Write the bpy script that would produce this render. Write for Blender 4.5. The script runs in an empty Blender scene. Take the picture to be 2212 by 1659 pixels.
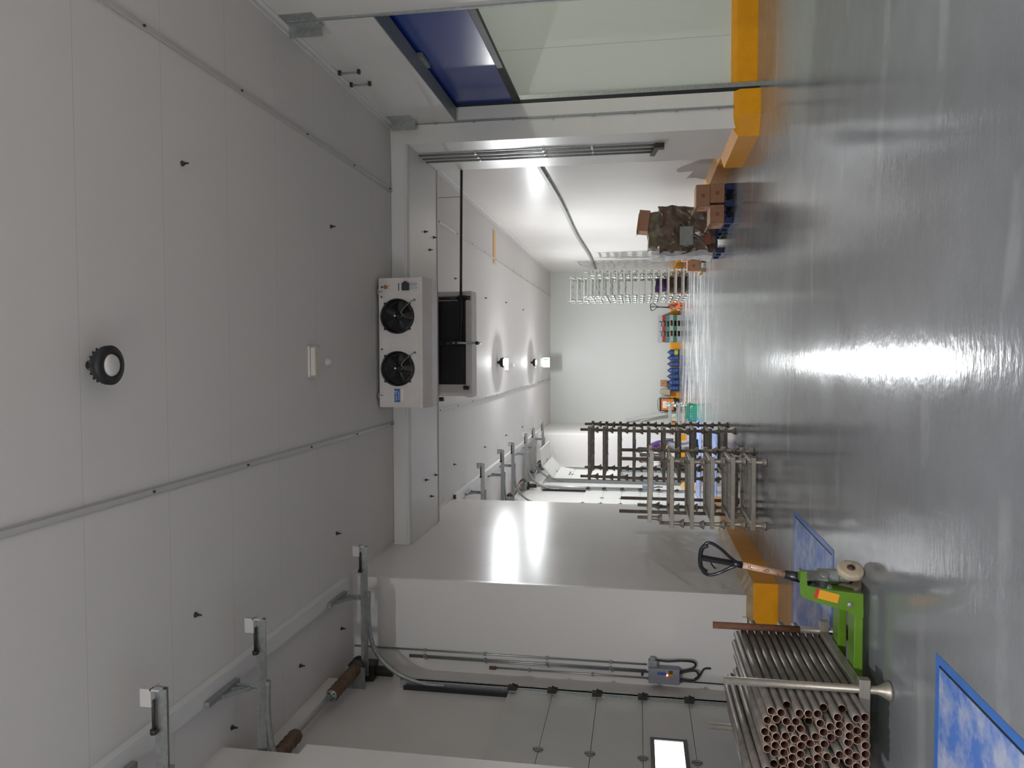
import bpy, bmesh, math, random
from mathutils import Vector, Matrix, noise
random.seed(7)
PI = math.pi
sc = bpy.context.scene
COL = sc.collection

# ------------------------------------------------------------------ camera
EYE = 1.55
YAW, PITCH, ROLL, FPX = -0.03977933563139119, 0.16637837802946287, -0.004058302947280607, 1623.1454317366708
_cy, _sy, _cp, _sp = math.cos(YAW), math.sin(YAW), math.cos(PITCH), math.sin(PITCH)
_f = Vector((_sy*_cp, _cy*_cp, _sp)); _r = Vector((_cy, -_sy, 0)); _d = -_r.cross(_f)
_cr, _sr = math.cos(ROLL), math.sin(ROLL)
RIGHT = _cr*_r + _sr*_d; DOWN = -_sr*_r + _cr*_d; FWD = _f
cam = bpy.data.cameras.new('camera'); camo = bpy.data.objects.new('camera', cam); COL.objects.link(camo)
cam.sensor_fit = 'HORIZONTAL'; cam.sensor_width = 36; cam.lens = FPX*36/2212
cam.clip_start = 0.05; cam.clip_end = 200
# the phone was held sideways: the picture's right is the hall's down
m = Matrix((DOWN, RIGHT, -FWD)).transposed().to_4x4(); m.translation = Vector((0, 0, EYE))
camo.matrix_world = m
sc.camera = camo

def on(x, y, ax, val):
    """point of the plane coord[ax]=val seen at photo pixel x,y (2212x1659)"""
    d = RIGHT*((829.5-y)/FPX) + DOWN*((x-1106)/FPX) + FWD
    o = Vector((0, 0, EYE))
    return o + d*((val-o[ax])/d[ax])

# ------------------------------------------------------------------ world and exposure
w = bpy.data.worlds.new('world'); sc.world = w; w.use_nodes = True
w.node_tree.nodes['Background'].inputs[0].default_value = (0.8, 0.85, 0.9, 1)
w.node_tree.nodes['Background'].inputs[1].default_value = 0.3
sc.view_settings.view_transform = 'Standard'; sc.view_settings.look = 'None'
sc.view_settings.exposure = 0.90; sc.view_settings.gamma = 1.0
sc.view_settings.use_curve_mapping = False
LAMP_FAR = 3450.0      # emission of the two lit high-bay lamps
LAMP_BEHIND = 4700.0    # the lit lamps behind the camera
LAMP_CORRIDOR = 10.5  # strength of the added, unseen corridor lamp

# ------------------------------------------------------------------ materials
MATS = {}
def nt(name):
    mt = bpy.data.materials.new(name); mt.use_nodes = True
    n = mt.node_tree; return mt, n, n.nodes['Principled BSDF']
def mat(name, col, rough=0.5, metal=0.0, var=0.0, scale=8.0, bump=0.0, col2=None, spec=0.5, coat=0.0, alpha=1.0, trans=0.0, bscale=None):
    if name in MATS: return MATS[name]
    mt, n, p = nt(name)
    p.inputs['Base Color'].default_value = (*col, 1); p.inputs['Roughness'].default_value = rough
    p.inputs['Metallic'].default_value = metal; p.inputs['Specular IOR Level'].default_value = spec
    p.inputs['Coat Weight'].default_value = coat; p.inputs['Coat Roughness'].default_value = 0.1
    p.inputs['Alpha'].default_value = alpha; p.inputs['Transmission Weight'].default_value = trans
    if var or col2 or bump:
        tc = n.nodes.new('ShaderNodeTexCoord'); nz = n.nodes.new('ShaderNodeTexNoise')
        nz.inputs['Scale'].default_value = scale; nz.inputs['Detail'].default_value = 6; nz.inputs['Roughness'].default_value = 0.6
        n.links.new(tc.outputs['Object'], nz.inputs['Vector'])
        if var or col2:
            mx = n.nodes.new('ShaderNodeMix'); mx.data_type = 'RGBA'
            rp = n.nodes.new('ShaderNodeValToRGB'); rp.color_ramp.elements[0].position = 0.35; rp.color_ramp.elements[1].position = 0.68
            n.links.new(nz.outputs['Fac'], rp.inputs[0]); n.links.new(rp.outputs[0], mx.inputs[0])
            c2 = col2 or tuple(c*(1-var) for c in col)
            mx.inputs[6].default_value = (*col, 1); mx.inputs[7].default_value = (*c2, 1)
            n.links.new(mx.outputs[2], p.inputs['Base Color'])
        if bump:
            nb = nz
            if bscale:
                nb = n.nodes.new('ShaderNodeTexNoise'); nb.inputs['Scale'].default_value = bscale; n.links.new(tc.outputs['Object'], nb.inputs['Vector'])
            b = n.nodes.new('ShaderNodeBump'); b.inputs['Strength'].default_value = bump; b.inputs['Distance'].default_value = 0.01
            n.links.new(nb.outputs['Fac'], b.inputs['Height']); n.links.new(b.outputs[0], p.inputs['Normal'])
    MATS[name] = mt
    return mt
def emis(name, col, s):
    mt, n, p = nt(name)
    p.inputs['Base Color'].default_value = (0.8, 0.8, 0.8, 1)
    p.inputs['Emission Color'].default_value = (*col, 1); p.inputs['Emission Strength'].default_value = s
    return mt
def math_node(n, op, a, b=None, c=None):
    k = n.nodes.new('ShaderNodeMath'); k.operation = op
    for i, v in enumerate((a, b, c)):
        if v is None: continue
        if isinstance(v, (int, float)): k.inputs[i].default_value = v
        else: n.links.new(v, k.inputs[i])
    return k.outputs[0]
def panel(name, ax, pitch, off, col=(0.74, 0.74, 0.735), rough=0.28, line=0.006, ribs=True, dark=0.55, wob=0.12, spec=0.5, rib=0.10):
    """painted sandwich panel: joints across axis ax and fine ribs"""
    mt, n, p = nt(name)
    p.inputs['Specular IOR Level'].default_value = spec
    g = n.nodes.new('ShaderNodeNewGeometry'); s = n.nodes.new('ShaderNodeSeparateXYZ'); n.links.new(g.outputs['Position'], s.inputs[0])
    c = s.outputs[ax]
    ph = math_node(n, 'FRACT', math_node(n, 'DIVIDE', math_node(n, 'SUBTRACT', c, off-line/2-50*pitch), pitch))
    ln = math_node(n, 'LESS_THAN', ph, line/pitch)
    nz = n.nodes.new('ShaderNodeTexNoise'); nz.inputs['Scale'].default_value = 0.9; nz.inputs['Detail'].default_value = 4
    n.links.new(g.outputs['Position'], nz.inputs['Vector'])
    mx = n.nodes.new('ShaderNodeMix'); mx.data_type = 'RGBA'
    mx.inputs[6].default_value = (*col, 1); mx.inputs[7].default_value = (*[v*dark for v in col], 1)
    n.links.new(ln, mx.inputs[0]); n.links.new(mx.outputs[2], p.inputs['Base Color'])
    rr = math_node(n, 'MULTIPLY_ADD', nz.outputs['Fac'], 0.12, rough-0.06); n.links.new(rr, p.inputs['Roughness'])
    h = math_node(n, 'MULTIPLY', ln, -1.0)
    if ribs:
        ribn = math_node(n, 'SINE', math_node(n, 'MULTIPLY', c, 2*PI/0.05))
        h = math_node(n, 'MULTIPLY_ADD', ribn, rib, h)
    nz2 = n.nodes.new('ShaderNodeTexNoise'); nz2.inputs['Scale'].default_value = 1.7; n.links.new(g.outputs['Position'], nz2.inputs['Vector'])
    h = math_node(n, 'MULTIPLY_ADD', nz2.outputs['Fac'], wob*12, h)
    b = n.nodes.new('ShaderNodeBump'); b.inputs['Strength'].default_value = 0.6; b.inputs['Distance'].default_value = 0.002
    n.links.new(h, b.inputs['Height']); n.links.new(b.outputs[0], p.inputs['Normal'])
    return mt

WHITE = (0.745, 0.715, 0.69)
m_ceil = panel('ceiling_panel', 1, 0.885, 4.23, col=WHITE, rough=0.68, dark=0.82, spec=0.05, rib=0.03)
m_wally = panel('wall_panel_along', 1, 1.15, 0.3, col=WHITE, rough=0.24, dark=0.8, spec=0.15, rib=0.22)
m_wallx = panel('wall_panel_across', 0, 1.15, 0.35, col=(0.66, 0.675, 0.645), rough=0.35, dark=0.93, spec=0.3)
m_plain = mat('plain_white_panel', (0.735, 0.71, 0.68), 0.3, var=0.04, scale=2)
m_door = mat('dock_door_panel', (0.66, 0.655, 0.62), 0.4, var=0.04, scale=3, bump=0.05, bscale=150)
m_trim = mat('white_trim', (0.72, 0.71, 0.69), 0.3)
m_trimd = mat('grey_white_trim', (0.55, 0.54, 0.52), 0.35)
m_orange = mat('kerb_orange', (0.86, 0.36, 0.005), 0.33, var=0.10, scale=5)
m_orbev = mat('kerb_bevel', (0.48, 0.34, 0.19), 0.5, var=0.3, scale=9)
m_galv = mat('galvanised', (0.52, 0.54, 0.53), 0.35, 0.85, var=0.25, scale=30)
m_galvd = mat('galvanised_dull', (0.36, 0.38, 0.37), 0.5, 0.5, var=0.25, scale=30)
m_galvb = mat('galvanised_bright', (0.50, 0.51, 0.48), 0.38, 0.55, var=0.15, scale=30)
m_black = mat('black_rubber', (0.015, 0.015, 0.017), 0.5)
m_blackp = mat('black_paint', (0.012, 0.012, 0.016), 0.25, coat=0.3)
m_rust = mat('rusty_steel', (0.17, 0.135, 0.105), 0.62, 0.35, scale=14, col2=(0.27, 0.25, 0.215), bump=0.2)
m_rust2 = mat('brown_rust', (0.13, 0.055, 0.03), 0.8, 0.1, scale=20, col2=(0.2, 0.09, 0.05), bump=0.3)
m_oldgalv = mat('old_zinc_steel', (0.30, 0.29, 0.255), 0.42, 0.6, scale=16, col2=(0.40, 0.34, 0.29), bump=0.1)
m_pipe = mat('pipe_outside', (0.25, 0.24, 0.22), 0.42, 0.5, scale=10, col2=(0.17, 0.135, 0.11), bump=0.1)
m_pipein = mat('pipe_inside', (0.08, 0.028, 0.016), 0.9, 0.0, scale=14, col2=(0.15, 0.09, 0.07))
m_rim = mat('pipe_rim', (0.62, 0.45, 0.36), 0.5, 0.3, scale=30, col2=(0.45, 0.2, 0.1))
m_blue = mat('blue_curtain', (0.012, 0.05, 0.30), 0.22, coat=0.2)
m_green = mat('jack_green', (0.105, 0.235, 0.007), 0.38, var=0.15, scale=12)
m_cream = mat('cream_nylon', (0.62, 0.52, 0.38), 0.45, var=0.25, scale=25)
m_castgrey = mat('cast_grey', (0.36, 0.38, 0.36), 0.35, 0.4, var=0.2, scale=25)
m_dark = mat('dark_steel', (0.05, 0.045, 0.04), 0.5, 0.5)
m_card = mat('cardboard', (0.42, 0.225, 0.13), 0.75, var=0.15, scale=7)
m_cardl = mat('cardboard_edge', (0.62, 0.42, 0.29), 0.75, var=0.1, scale=7)
m_pblue = mat('pallet_blue', (0.01, 0.03, 0.13), 0.45, var=0.3, scale=10)
m_label_o = mat('orange_label', (0.75, 0.33, 0.01), 0.5)
m_red = mat('red_plastic', (0.55, 0.03, 0.02), 0.4)
m_white = mat('clean_white', (0.78, 0.78, 0.76), 0.4)
m_evap = mat('evaporator_white', (0.70, 0.665, 0.64), 0.4, scale=3, col2=(0.64, 0.57, 0.54))
m_coil = mat('coil_black', (0.006, 0.006, 0.008), 0.35)
m_coilfin = mat('coil_fin', (0.10, 0.10, 0.14), 0.3, 0.6)

def floor_material():
    mt, n, p = nt('epoxy_floor')
    g = n.nodes.new('ShaderNodeNewGeometry'); P = g.outputs['Position']
    def noise_(scale, det=6, vec=None, rough=0.6):
        z = n.nodes.new('ShaderNodeTexNoise'); z.inputs['Scale'].default_value = scale; z.inputs['Detail'].default_value = det; z.inputs['Roughness'].default_value = rough
        n.links.new(vec or P, z.inputs['Vector']); return z.outputs['Fac']
    def ramp(v, a, b):
        r = n.nodes.new('ShaderNodeMapRange'); r.inputs[1].default_value = a; r.inputs[2].default_value = b; n.links.new(v, r.inputs[0]); return r.outputs[0]
    mp = n.nodes.new('ShaderNodeMapping'); mp.inputs['Scale'].default_value = (0.5, 6, 1); n.links.new(P, mp.inputs[0])
    base = noise_(0.7); streak = noise_(1.3, 5, mp.outputs[0]); fine = noise_(30, 3)
    m1 = n.nodes.new('ShaderNodeMix'); m1.data_type = 'RGBA'; m1.inputs[6].default_value = (0.185, 0.19, 0.198, 1); m1.inputs[7].default_value = (0.245, 0.253, 0.27, 1)
    n.links.new(ramp(base, 0.35, 0.65), m1.inputs[0])
    # pale dusty scuffs far down the hall
    s = n.nodes.new('ShaderNodeSeparateXYZ'); n.links.new(P, s.inputs[0])
    farm = ramp(s.outputs[1], 14.0, 20.0)
    mp2 = n.nodes.new('ShaderNodeMapping'); mp2.inputs['Rotation'].default_value = (0, 0, 0.5); mp2.inputs['Scale'].default_value = (0.9, 2.2, 1); n.links.new(P, mp2.inputs[0])
    sc_ = ramp(noise_(0.8, 6, mp2.outputs[0], 0.6), 0.46, 0.62)
    fm = math_node(n, 'MULTIPLY', math_node(n, 'MULTIPLY', farm, sc_), 0.6)
    m2 = n.nodes.new('ShaderNodeMix'); m2.data_type = 'RGBA'; n.links.new(m1.outputs[2], m2.inputs[6]); m2.inputs[7].default_value = (0.66, 0.66, 0.65, 1); n.links.new(fm, m2.inputs[0])
    # curved tyre scuffs
    wv = n.nodes.new('ShaderNodeTexWave'); wv.wave_type = 'RINGS'; wv.inputs['Scale'].default_value = 0.33; wv.inputs['Distortion'].default_value = 2.5; wv.inputs['Detail'].default_value = 2
    mp3 = n.nodes.new('ShaderNodeMapping'); mp3.inputs['Location'].default_value = (-1.0, -21.0, 0); n.links.new(P, mp3.inputs[0]); n.links.new(mp3.outputs[0], wv.inputs['Vector'])
    tm = math_node(n, 'MULTIPLY', ramp(wv.outputs['Fac'], 0.93, 0.99), math_node(n, 'MULTIPLY', ramp(noise_(0.8), 0.5, 0.6), 0.18))
    m3 = n.nodes.new('ShaderNodeMix'); m3.data_type = 'RGBA'; n.links.new(m2.outputs[2], m3.inputs[6]); m3.inputs[7].default_value = (0.6, 0.6, 0.6, 1); n.links.new(tm, m3.inputs[0])
    n.links.new(m3.outputs[2], p.inputs['Base Color'])
    rg = math_node(n, 'MULTIPLY_ADD', ramp(base, 0.3, 0.7), 0.05, 0.115)
    rg = math_node(n, 'MULTIPLY_ADD', fm, 0.3, rg)
    n.links.new(rg, p.inputs['Roughness'])
    h = math_node(n, 'MULTIPLY_ADD', noise_(4.0, 3), 1.0, math_node(n, 'MULTIPLY', fine, 0.03))
    mpt = n.nodes.new('ShaderNodeMapping'); mpt.inputs['Scale'].default_value = (0.8, 2.2, 1); n.links.new(P, mpt.inputs[0])
    h = math_node(n, 'MULTIPLY_ADD', noise_(13.0, 3, mpt.outputs[0]), 0.55, h)
    b = n.nodes.new('ShaderNodeBump'); b.inputs['Strength'].default_value = 0.35; b.inputs['Distance'].default_value = 0.006
    n.links.new(h, b.inputs['Height']); n.links.new(b.outputs[0], p.inputs['Normal'])
    p.inputs['Specular IOR Level'].default_value = 0.32
    return mt
m_floor = floor_material()
def plate_material():
    mt, n, p = nt('blue_tread_plate')
    g = n.nodes.new('ShaderNodeNewGeometry')
    z = n.nodes.new('ShaderNodeTexNoise'); z.inputs['Scale'].default_value = 5; z.inputs['Detail'].default_value = 8; z.inputs['Roughness'].default_value = 0.65; n.links.new(g.outputs['Position'], z.inputs['Vector'])
    r = n.nodes.new('ShaderNodeValToRGB'); r.color_ramp.elements[0].position = 0.42; r.color_ramp.elements[1].position = 0.66
    r.color_ramp.elements[0].color = (0.10, 0.22, 0.62, 1); r.color_ramp.elements[1].color = (0.48, 0.52, 0.66, 1)
    n.links.new(z.outputs['Fac'], r.inputs[0]); n.links.new(r.outputs[0], p.inputs['Base Color'])
    mp = n.nodes.new('ShaderNodeMapping'); mp.inputs['Rotation'].default_value = (0, 0, PI/4); mp.inputs['Scale'].default_value = (26, 26, 26); n.links.new(g.outputs['Position'], mp.inputs[0])
    vo = n.nodes.new('ShaderNodeTexVoronoi'); vo.inputs['Randomness'].default_value = 0; vo.inputs['Scale'].default_value = 1; n.links.new(mp.outputs[0], vo.inputs['Vector'])
    h = math_node(n, 'LESS_THAN', vo.outputs['Distance'], 0.28)
    b = n.nodes.new('ShaderNodeBump'); b.inputs['Strength'].default_value = 0.7; b.inputs['Distance'].default_value = 0.004; n.links.new(h, b.inputs['Height']); n.links.new(b.outputs[0], p.inputs['Normal'])
    p.inputs['Roughness'].default_value = 0.4
    return mt
m_plate = plate_material()

# ------------------------------------------------------------------ mesh helpers
def nb(): return bmesh.new()
def box(bm, x0, x1, y0, y1, z0, z1, mi=0, M=None):
    vs = [bm.verts.new((x, y, z)) for z in (min(z0, z1), max(z0, z1)) for y in (min(y0, y1), max(y0, y1)) for x in (min(x0, x1), max(x0, x1))]
    if M is not None:
        for v in vs: v.co = M @ v.co
    for f in ((0, 2, 3, 1), (4, 5, 7, 6), (0, 1, 5, 4), (2, 6, 7, 3), (0, 4, 6, 2), (1, 3, 7, 5)):
        fc = bm.faces.new([vs[i] for i in f]); fc.material_index = mi
    return vs
def bar(bm, a, b, wx, wy, mi=0, up=(0, 0, 1)):
    """rectangular bar from a to b"""
    a, b = Vector(a), Vector(b); d = b-a; L = d.length; z = d.normalized(); u = Vector(up)
    if abs(z.dot(u)) > 0.98: u = Vector((1, 0, 0))
    x = u.cross(z).normalized(); y = z.cross(x)
    Mx = Matrix((x, y, z)).transposed().to_4x4(); Mx.translation = a
    return box(bm, -wx/2, wx/2, -wy/2, wy/2, 0, L, mi, Mx)
def lathe(bm, prof, M=None, n=16, mi=0, mif=None):
    """prof: list of (r, z)"""
    rings = []
    for r, z in prof:
        ring = [bm.verts.new((max(r, 1e-5)*math.cos(2*PI*i/n), max(r, 1e-5)*math.sin(2*PI*i/n), z)) for i in range(n)]
        if M is not None:
            for v in ring: v.co = M @ v.co
        rings.append(ring)
    for k in range(len(rings)-1):
        for i in range(n):
            f = bm.faces.new((rings[k][i], rings[k][(i+1) % n], rings[k+1][(i+1) % n], rings[k+1][i]))
            f.material_index = mif[k] if mif else mi; f.smooth = True
    return rings
def frame(a, b):
    a, b = Vector(a), Vector(b); z = (b-a).normalized(); u = Vector((0, 0, 1)) if abs(z.z) < 0.9 else Vector((1, 0, 0))
    x = u.cross(z).normalized(); y = z.cross(x)
    Mx = Matrix((x, y, z)).transposed().to_4x4(); Mx.translation = a
    return Mx, (b-a).length
def cyl(bm, a, b, r, r2=None, n=14, mi=0):
    Mx, L = frame(a, b); r2 = r if r2 is None else r2
    lathe(bm, [(0, 0), (r, 0), (r2, L), (0, L)], Mx, n, mi)
def tube(bm, pts, r, n=10, mi=0, cap=True):
    pts = [Vector(p) for p in pts]; rings = []; x = None
    for i, p in enumerate(pts):
        t = (pts[min(i+1, len(pts)-1)]-pts[max(i-1, 0)]).normalized()
        if x is None:
            u = Vector((0, 0, 1)) if abs(t.z) < 0.9 else Vector((1, 0, 0)); x = u.cross(t).normalized()
        else: x = (x - t*x.dot(t)).normalized()
        y = t.cross(x); rr = r[i] if isinstance(r, (list, tuple)) else r
        rings.append([bm.verts.new(p + x*rr*math.cos(2*PI*k/n) + y*rr*math.sin(2*PI*k/n)) for k in range(n)])
    for a, b in zip(rings, rings[1:]):
        for k in range(n):
            f = bm.faces.new((a[k], a[(k+1) % n], b[(k+1) % n], b[k])); f.smooth = True; f.material_index = mi
    if cap:
        bm.faces.new(rings[0][::-1]).material_index = mi; bm.faces.new(rings[-1]).material_index = mi
def smooth_pts(pts, k=6):
    pts = [Vector(p) for p in pts]; out = []
    q = [pts[0]]+pts+[pts[-1]]
    for i in range(1, len(q)-2):
        for j in range(k):
            t = j/k; a, b, c, d = q[i-1:i+3]
            out.append(0.5*((2*b)+(c-a)*t+(2*a-5*b+4*c-d)*t*t+(3*b-3*c+d-a)*t**3))
    out.append(pts[-1]); return out
def prism(bm, poly, axis, a, b, mi=0):
    """extrude polygon (2D) along axis between a and b. axis 0: poly=(y,z); 1: (x,z); 2: (x,y)"""
    def P(p, t): return (t, p[0], p[1]) if axis == 0 else (p[0], t, p[1]) if axis == 1 else (p[0], p[1], t)
    A = [bm.verts.new(P(p, a)) for p in poly]; B = [bm.verts.new(P(p, b)) for p in poly]
    fs = [bm.faces.new(A[::-1]), bm.faces.new(B)]
    for i in range(len(poly)):
        j = (i+1) % len(poly); fs.append(bm.faces.new((A[i], A[j], B[j], B[i])))
    for f in fs: f.material_index = mi
    return fs
def obj(name, bm, mats, parent=None, bevel=0.0, recalc=True):
    if recalc: bmesh.ops.recalc_face_normals(bm, faces=bm.faces)
    me = bpy.data.meshes.new(name); bm.to_mesh(me); bm.free()
    for mt in (mats if isinstance(mats, (list, tuple)) else [mats]): me.materials.append(mt)
    o = bpy.data.objects.new(name, me); COL.objects.link(o)
    if parent: o.parent = parent
    if bevel:
        b = o.modifiers.new('bevel', 'BEVEL'); b.width = bevel; b.segments = 2; b.limit_method = 'ANGLE'
    return o
def thing(name, label, cat, loc=(0, 0, 0), rz=0, group=None):
    o = bpy.data.objects.new(name, None); COL.objects.link(o); o.location = loc; o.rotation_euler = (0, 0, rz)
    o.empty_display_size = 0.1
    return tag(o, label, cat, group)
def tag(o, label, cat, group=None):
    o['label'] = label; o['category'] = cat
    if group: o['group'] = group
    return o
def struct(name, bm, mats, parent=None, bevel=0.0, label=None):
    o = obj(name, bm, mats, parent, bevel)
    if not parent: o['kind'] = 'structure'
    if label: o['label'] = label
    return o
def dup(root, loc=None, rz=None, label=None, group=None):
    r = root.copy(); COL.objects.link(r)
    if loc is not None: r.location = loc
    if rz is not None: r.rotation_euler = (0, 0, rz)
    if label: r['label'] = label
    if group: r['group'] = group
    for ch in list(root.children):
        c = ch.copy(); COL.objects.link(c); c.parent = r
        for gch in list(ch.children):
            d = gch.copy(); COL.objects.link(d); d.parent = c
    return r
def local(parent, bm):
    """move world-space geometry into the parent's space"""
    Mi = (Matrix.Translation(parent.location) @ Matrix.Rotation(parent.rotation_euler[2], 4, 'Z')).inverted()
    for v in bm.verts: v.co = Mi @ v.co
    return bm
def text(name, body, size, M, mt, parent=None, depth=0.001, align='CENTER'):
    cu = bpy.data.curves.new(name, 'FONT'); cu.body = body; cu.size = size; cu.extrude = depth; cu.align_x = align; cu.align_y = 'CENTER'
    t = bpy.data.objects.new(name+'_tmp', cu); COL.objects.link(t)
    bpy.context.view_layer.update()
    me = bpy.data.meshes.new_from_object(t.evaluated_get(bpy.context.evaluated_depsgraph_get()))
    bpy.data.objects.remove(t); me.transform(M); me.materials.clear(); me.materials.append(mt)
    o = bpy.data.objects.new(name, me); COL.objects.link(o)
    if parent: o.parent = parent
    return o

# ------------------------------------------------------------------ the shell
CZ = 5.03; XR = 3.25; XM = -2.74; XD = -3.85; YB = 29.95; YP = 8.75; Y0 = -11.0; BY0, BY1, BZ = 10.36, 11.92, 4.78
bm = nb(); box(bm, XD-0.6, 9.0, Y0-0.3, YB+0.3, -0.2, 0.0); struct('floor', bm, m_floor)
bm = nb(); box(bm, XD-0.6, XR+0.2, Y0-0.3, YB+0.3, CZ, CZ+0.2); struct('ceiling', bm, m_ceil)
bm = nb(); box(bm, XD-0.2, XR+0.2, YB, YB+0.2, 0, CZ); struct('wall_back', bm, m_wallx)
bm = nb(); box(bm, XD-0.2, XR+0.2, Y0-0.2, Y0, 0, CZ); struct('wall_front', bm, m_wallx)
# right wall near: header, wall before the door, wall behind the camera
DY0, DY1, DZ = 7.0, 10.36, 4.08
bm = nb(); box(bm, XR, XR+0.2, Y0, DY0, 0, CZ); box(bm, XR, XR+0.2, DY0, DY1, DZ, CZ); struct('wall_right', bm, m_plain)
bm = nb(); box(bm, XR, XR+0.2, BY1, YB, 0, CZ); struct('wall_right', bm, m_wally)
bm = nb(); box(bm, 2.97, XR+0.2, BY0, BY1, 0, CZ); struct('wall_right', bm, m_plain)
# corridor behind the roll-up door
bm = nb(); box(bm, XR+0.2, 9, 10.66, 10.86, 0, 4.6); struct('wall_corridor', bm, panel('corridor_panel', 0, 1.15, 4.3, col=(0.70, 0.72, 0.66), rough=0.4, wob=0.05))
bm = nb(); box(bm, 8.8, 9, 2.0, 10.66, 0, 4.6); struct('wall_corridor', bm, m_plain)
bm = nb(); box(bm, XR+0.2, 9, 1.8, 2.0, 0, 4.6); struct('wall_corridor', bm, m_plain)
bm = nb(); box(bm, XR+0.2, 9, 1.8, 10.86, 4.6, 4.8); struct('ceiling', bm, m_plain)
# left side: dock wall, piers, short wall near the camera
XN = -3.33
bm = nb(); box(bm, XD-0.4, XM, YP, 13.8, 0, CZ); struct('wall_left', bm, m_wally)
bm = nb(); box(bm, XD-0.4, XM, 25.5, YB, 0, CZ); struct('wall_left', bm, m_wally)
bm = nb(); box(bm, XD-0.4, XN, 4.55, 5.77, 0, CZ); box(bm, XN, XN+0.09, 4.9, 5.77, 0, 4.26); struct('wall_left', bm, m_plain)
doors = [(2.1, 4.45), (5.85, 8.2), (15.0, 17.2), (18.75, 20.95), (22.55, 24.75)]
DTOP = 2.92
bm = nb()
def dock_wall(y0, y1, ds):
    edges = [y0]
    for a, b in ds: edges += [a, b]
    edges.append(y1)
    for i in range(0, len(edges), 2): box(bm, XD-0.2, XD, edges[i], edges[i+1], 0, CZ)
    for a, b in ds: box(bm, XD-0.2, XD, a, b, DTOP, CZ)
dock_wall(Y0, 4.55, doors[:1]); dock_wall(5.77, YP, doors[1:2]); dock_wall(13.8, 25.5, doors[2:])
struct('wall_left', bm, m_plain)

# beam (portal) across the hall
bm = nb(); box(bm, XM, 2.97, BY0, BY1, BZ, CZ); struct('trim_1', bm, m_plain, bevel=0.004)
bm = nb(); box(bm, XM, 2.97, BY0-0.012, BY0, CZ-0.2, CZ-0.01); struct('trim_2', bm, m_trim)
bm = nb(); box(bm, XM, 2.97, BY0-0.008, BY0+0.03, BZ-0.012, BZ+0.02); box(bm, XM, 2.97, BY1-0.03, BY1+0.008, BZ-0.012, BZ+0.02); struct('trim_3', bm, m_trimd)
# long ceiling T-bars
for k, x in ((4, -0.985), (5, 2.33)):
    bm = nb()
    for a, b in ((Y0, BY0-0.02), (BY1+0.02, YB)): 
        box(bm, x-0.03, x+0.03, a, b, CZ-0.012, CZ); box(bm, x-0.018, x+0.018, a, b, CZ-0.024, CZ-0.012)
    struct('trim_%d' % k, bm, m_trimd)
# corner flashing along right wall / ceiling and pier
bm = nb(); box(bm, XR-0.05, XR, Y0, BY0-0.02, CZ-0.02, CZ); box(bm, XR-0.012, XR, Y0, BY0-0.02, CZ-0.07, CZ); struct('trim_6', bm, m_trim)
bm = nb(); box(bm, XR-0.07, XR, BY1, YB, CZ-0.012, CZ); box(bm, XR-0.01, XR, BY1, YB, CZ-0.07, CZ); struct('trim_7', bm, m_trim)
bm = nb(); box(bm, XM, XM+0.05, YP, BY0-0.02, CZ-0.012, CZ); box(bm, XM, XM+0.05, BY1, 13.8, CZ-0.012, CZ); struct('trim_8', bm, m_trim)
# narrow door frame flashing (jamb corner line with bolts)
bm = nb(); box(bm, XR-0.015, XR+0.012, DY1-0.022, DY1-0.004, 0.27, CZ-0.05)
z = 0.5
while z < 4.9:
    box(bm, XR-0.03, XR-0.008, DY1-0.04, DY1-0.02, z, z+0.03); z += 0.55
struct('trim_9', bm, m_galvd)
bm = nb(); box(bm, XR-0.02, XR, DY0-0.03, DY0, 0, CZ-0.1); struct('trim_10', bm, m_galvd)
# shade under the door header, put in as a thin grey sheet
bm = nb(); box(bm, XR, XR+0.2, DY0, DY1, DZ-0.012, DZ); struct('trim_11', bm, m_galvd)
# panel joint line on the left pier
bm = nb(); prism(bm, [(XM-0.02, YP-0.004), (XM+0.004, YP-0.004), (XM+0.004, YP+0.06), (XM-0.02, YP+0.06)], 2, 0.3, CZ-0.02); struct('trim_12', bm, m_trim)
# flashing boxes near the top of the near left wall
bm = nb(); box(bm, XD, XD+0.16, 5.8, 8.0, CZ-0.16, CZ); struct('trim_13', bm, m_plain, bevel=0.005)

# ------------------------------------------------------------------ kerbs
KZ = 0.30
def kerb(name, foot, wall):
    """foot: outline points on the floor along the exposed face; wall: matching points on the wall"""
    bm = nb(); n_ = len(foot)
    A = [bm.verts.new((x, y, 0)) for x, y in foot]; B = [bm.verts.new((x, y, KZ-0.035)) for x, y in foot]
    C = [bm.verts.new((x, y, KZ+0.03)) for x, y in wall]; D = [bm.verts.new((x, y, 0)) for x, y in wall]
    for i in range(n_-1):
        bm.faces.new((A[i], A[i+1], B[i+1], B[i])).material_index = 0
        bm.faces.new((B[i], B[i+1], C[i+1], C[i])).material_index = 1
        bm.faces.new((C[i], C[i+1], D[i+1], D[i])).material_index = 0
        bm.faces.new((D[i], D[i+1], A[i+1], A[i])).material_index = 0
    bm.faces.new((A[0], B[0], C[0], D[0])); bm.faces.new((D[-1], C[-1], B[-1], A[-1]))
    return struct(name, bm, [m_orange, m_orbev if 'left' in name else m_orange])
kerb('baseboard_right', [(3.44, 10.26), (3.11, 10.26), (2.86, 10.37), (2.85, 12.03), (3.13, 12.03), (3.13, YB-0.1)],
     [(3.44, BY0), (3.11, BY0), (2.97, BY0+.04), (2.97, BY1-0.03), (XR, 11.95), (XR, YB)])
kerb('baseboard_right', [(8.8, 10.56), (3.53, 10.56)], [(8.8, 10.66), (3.53, 10.66)])
kerb('baseboard_right', [(3.13, Y0+0.1), (3.13, DY0-0.02)], [(XR, Y0), (XR, DY0-0.02)])
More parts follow.
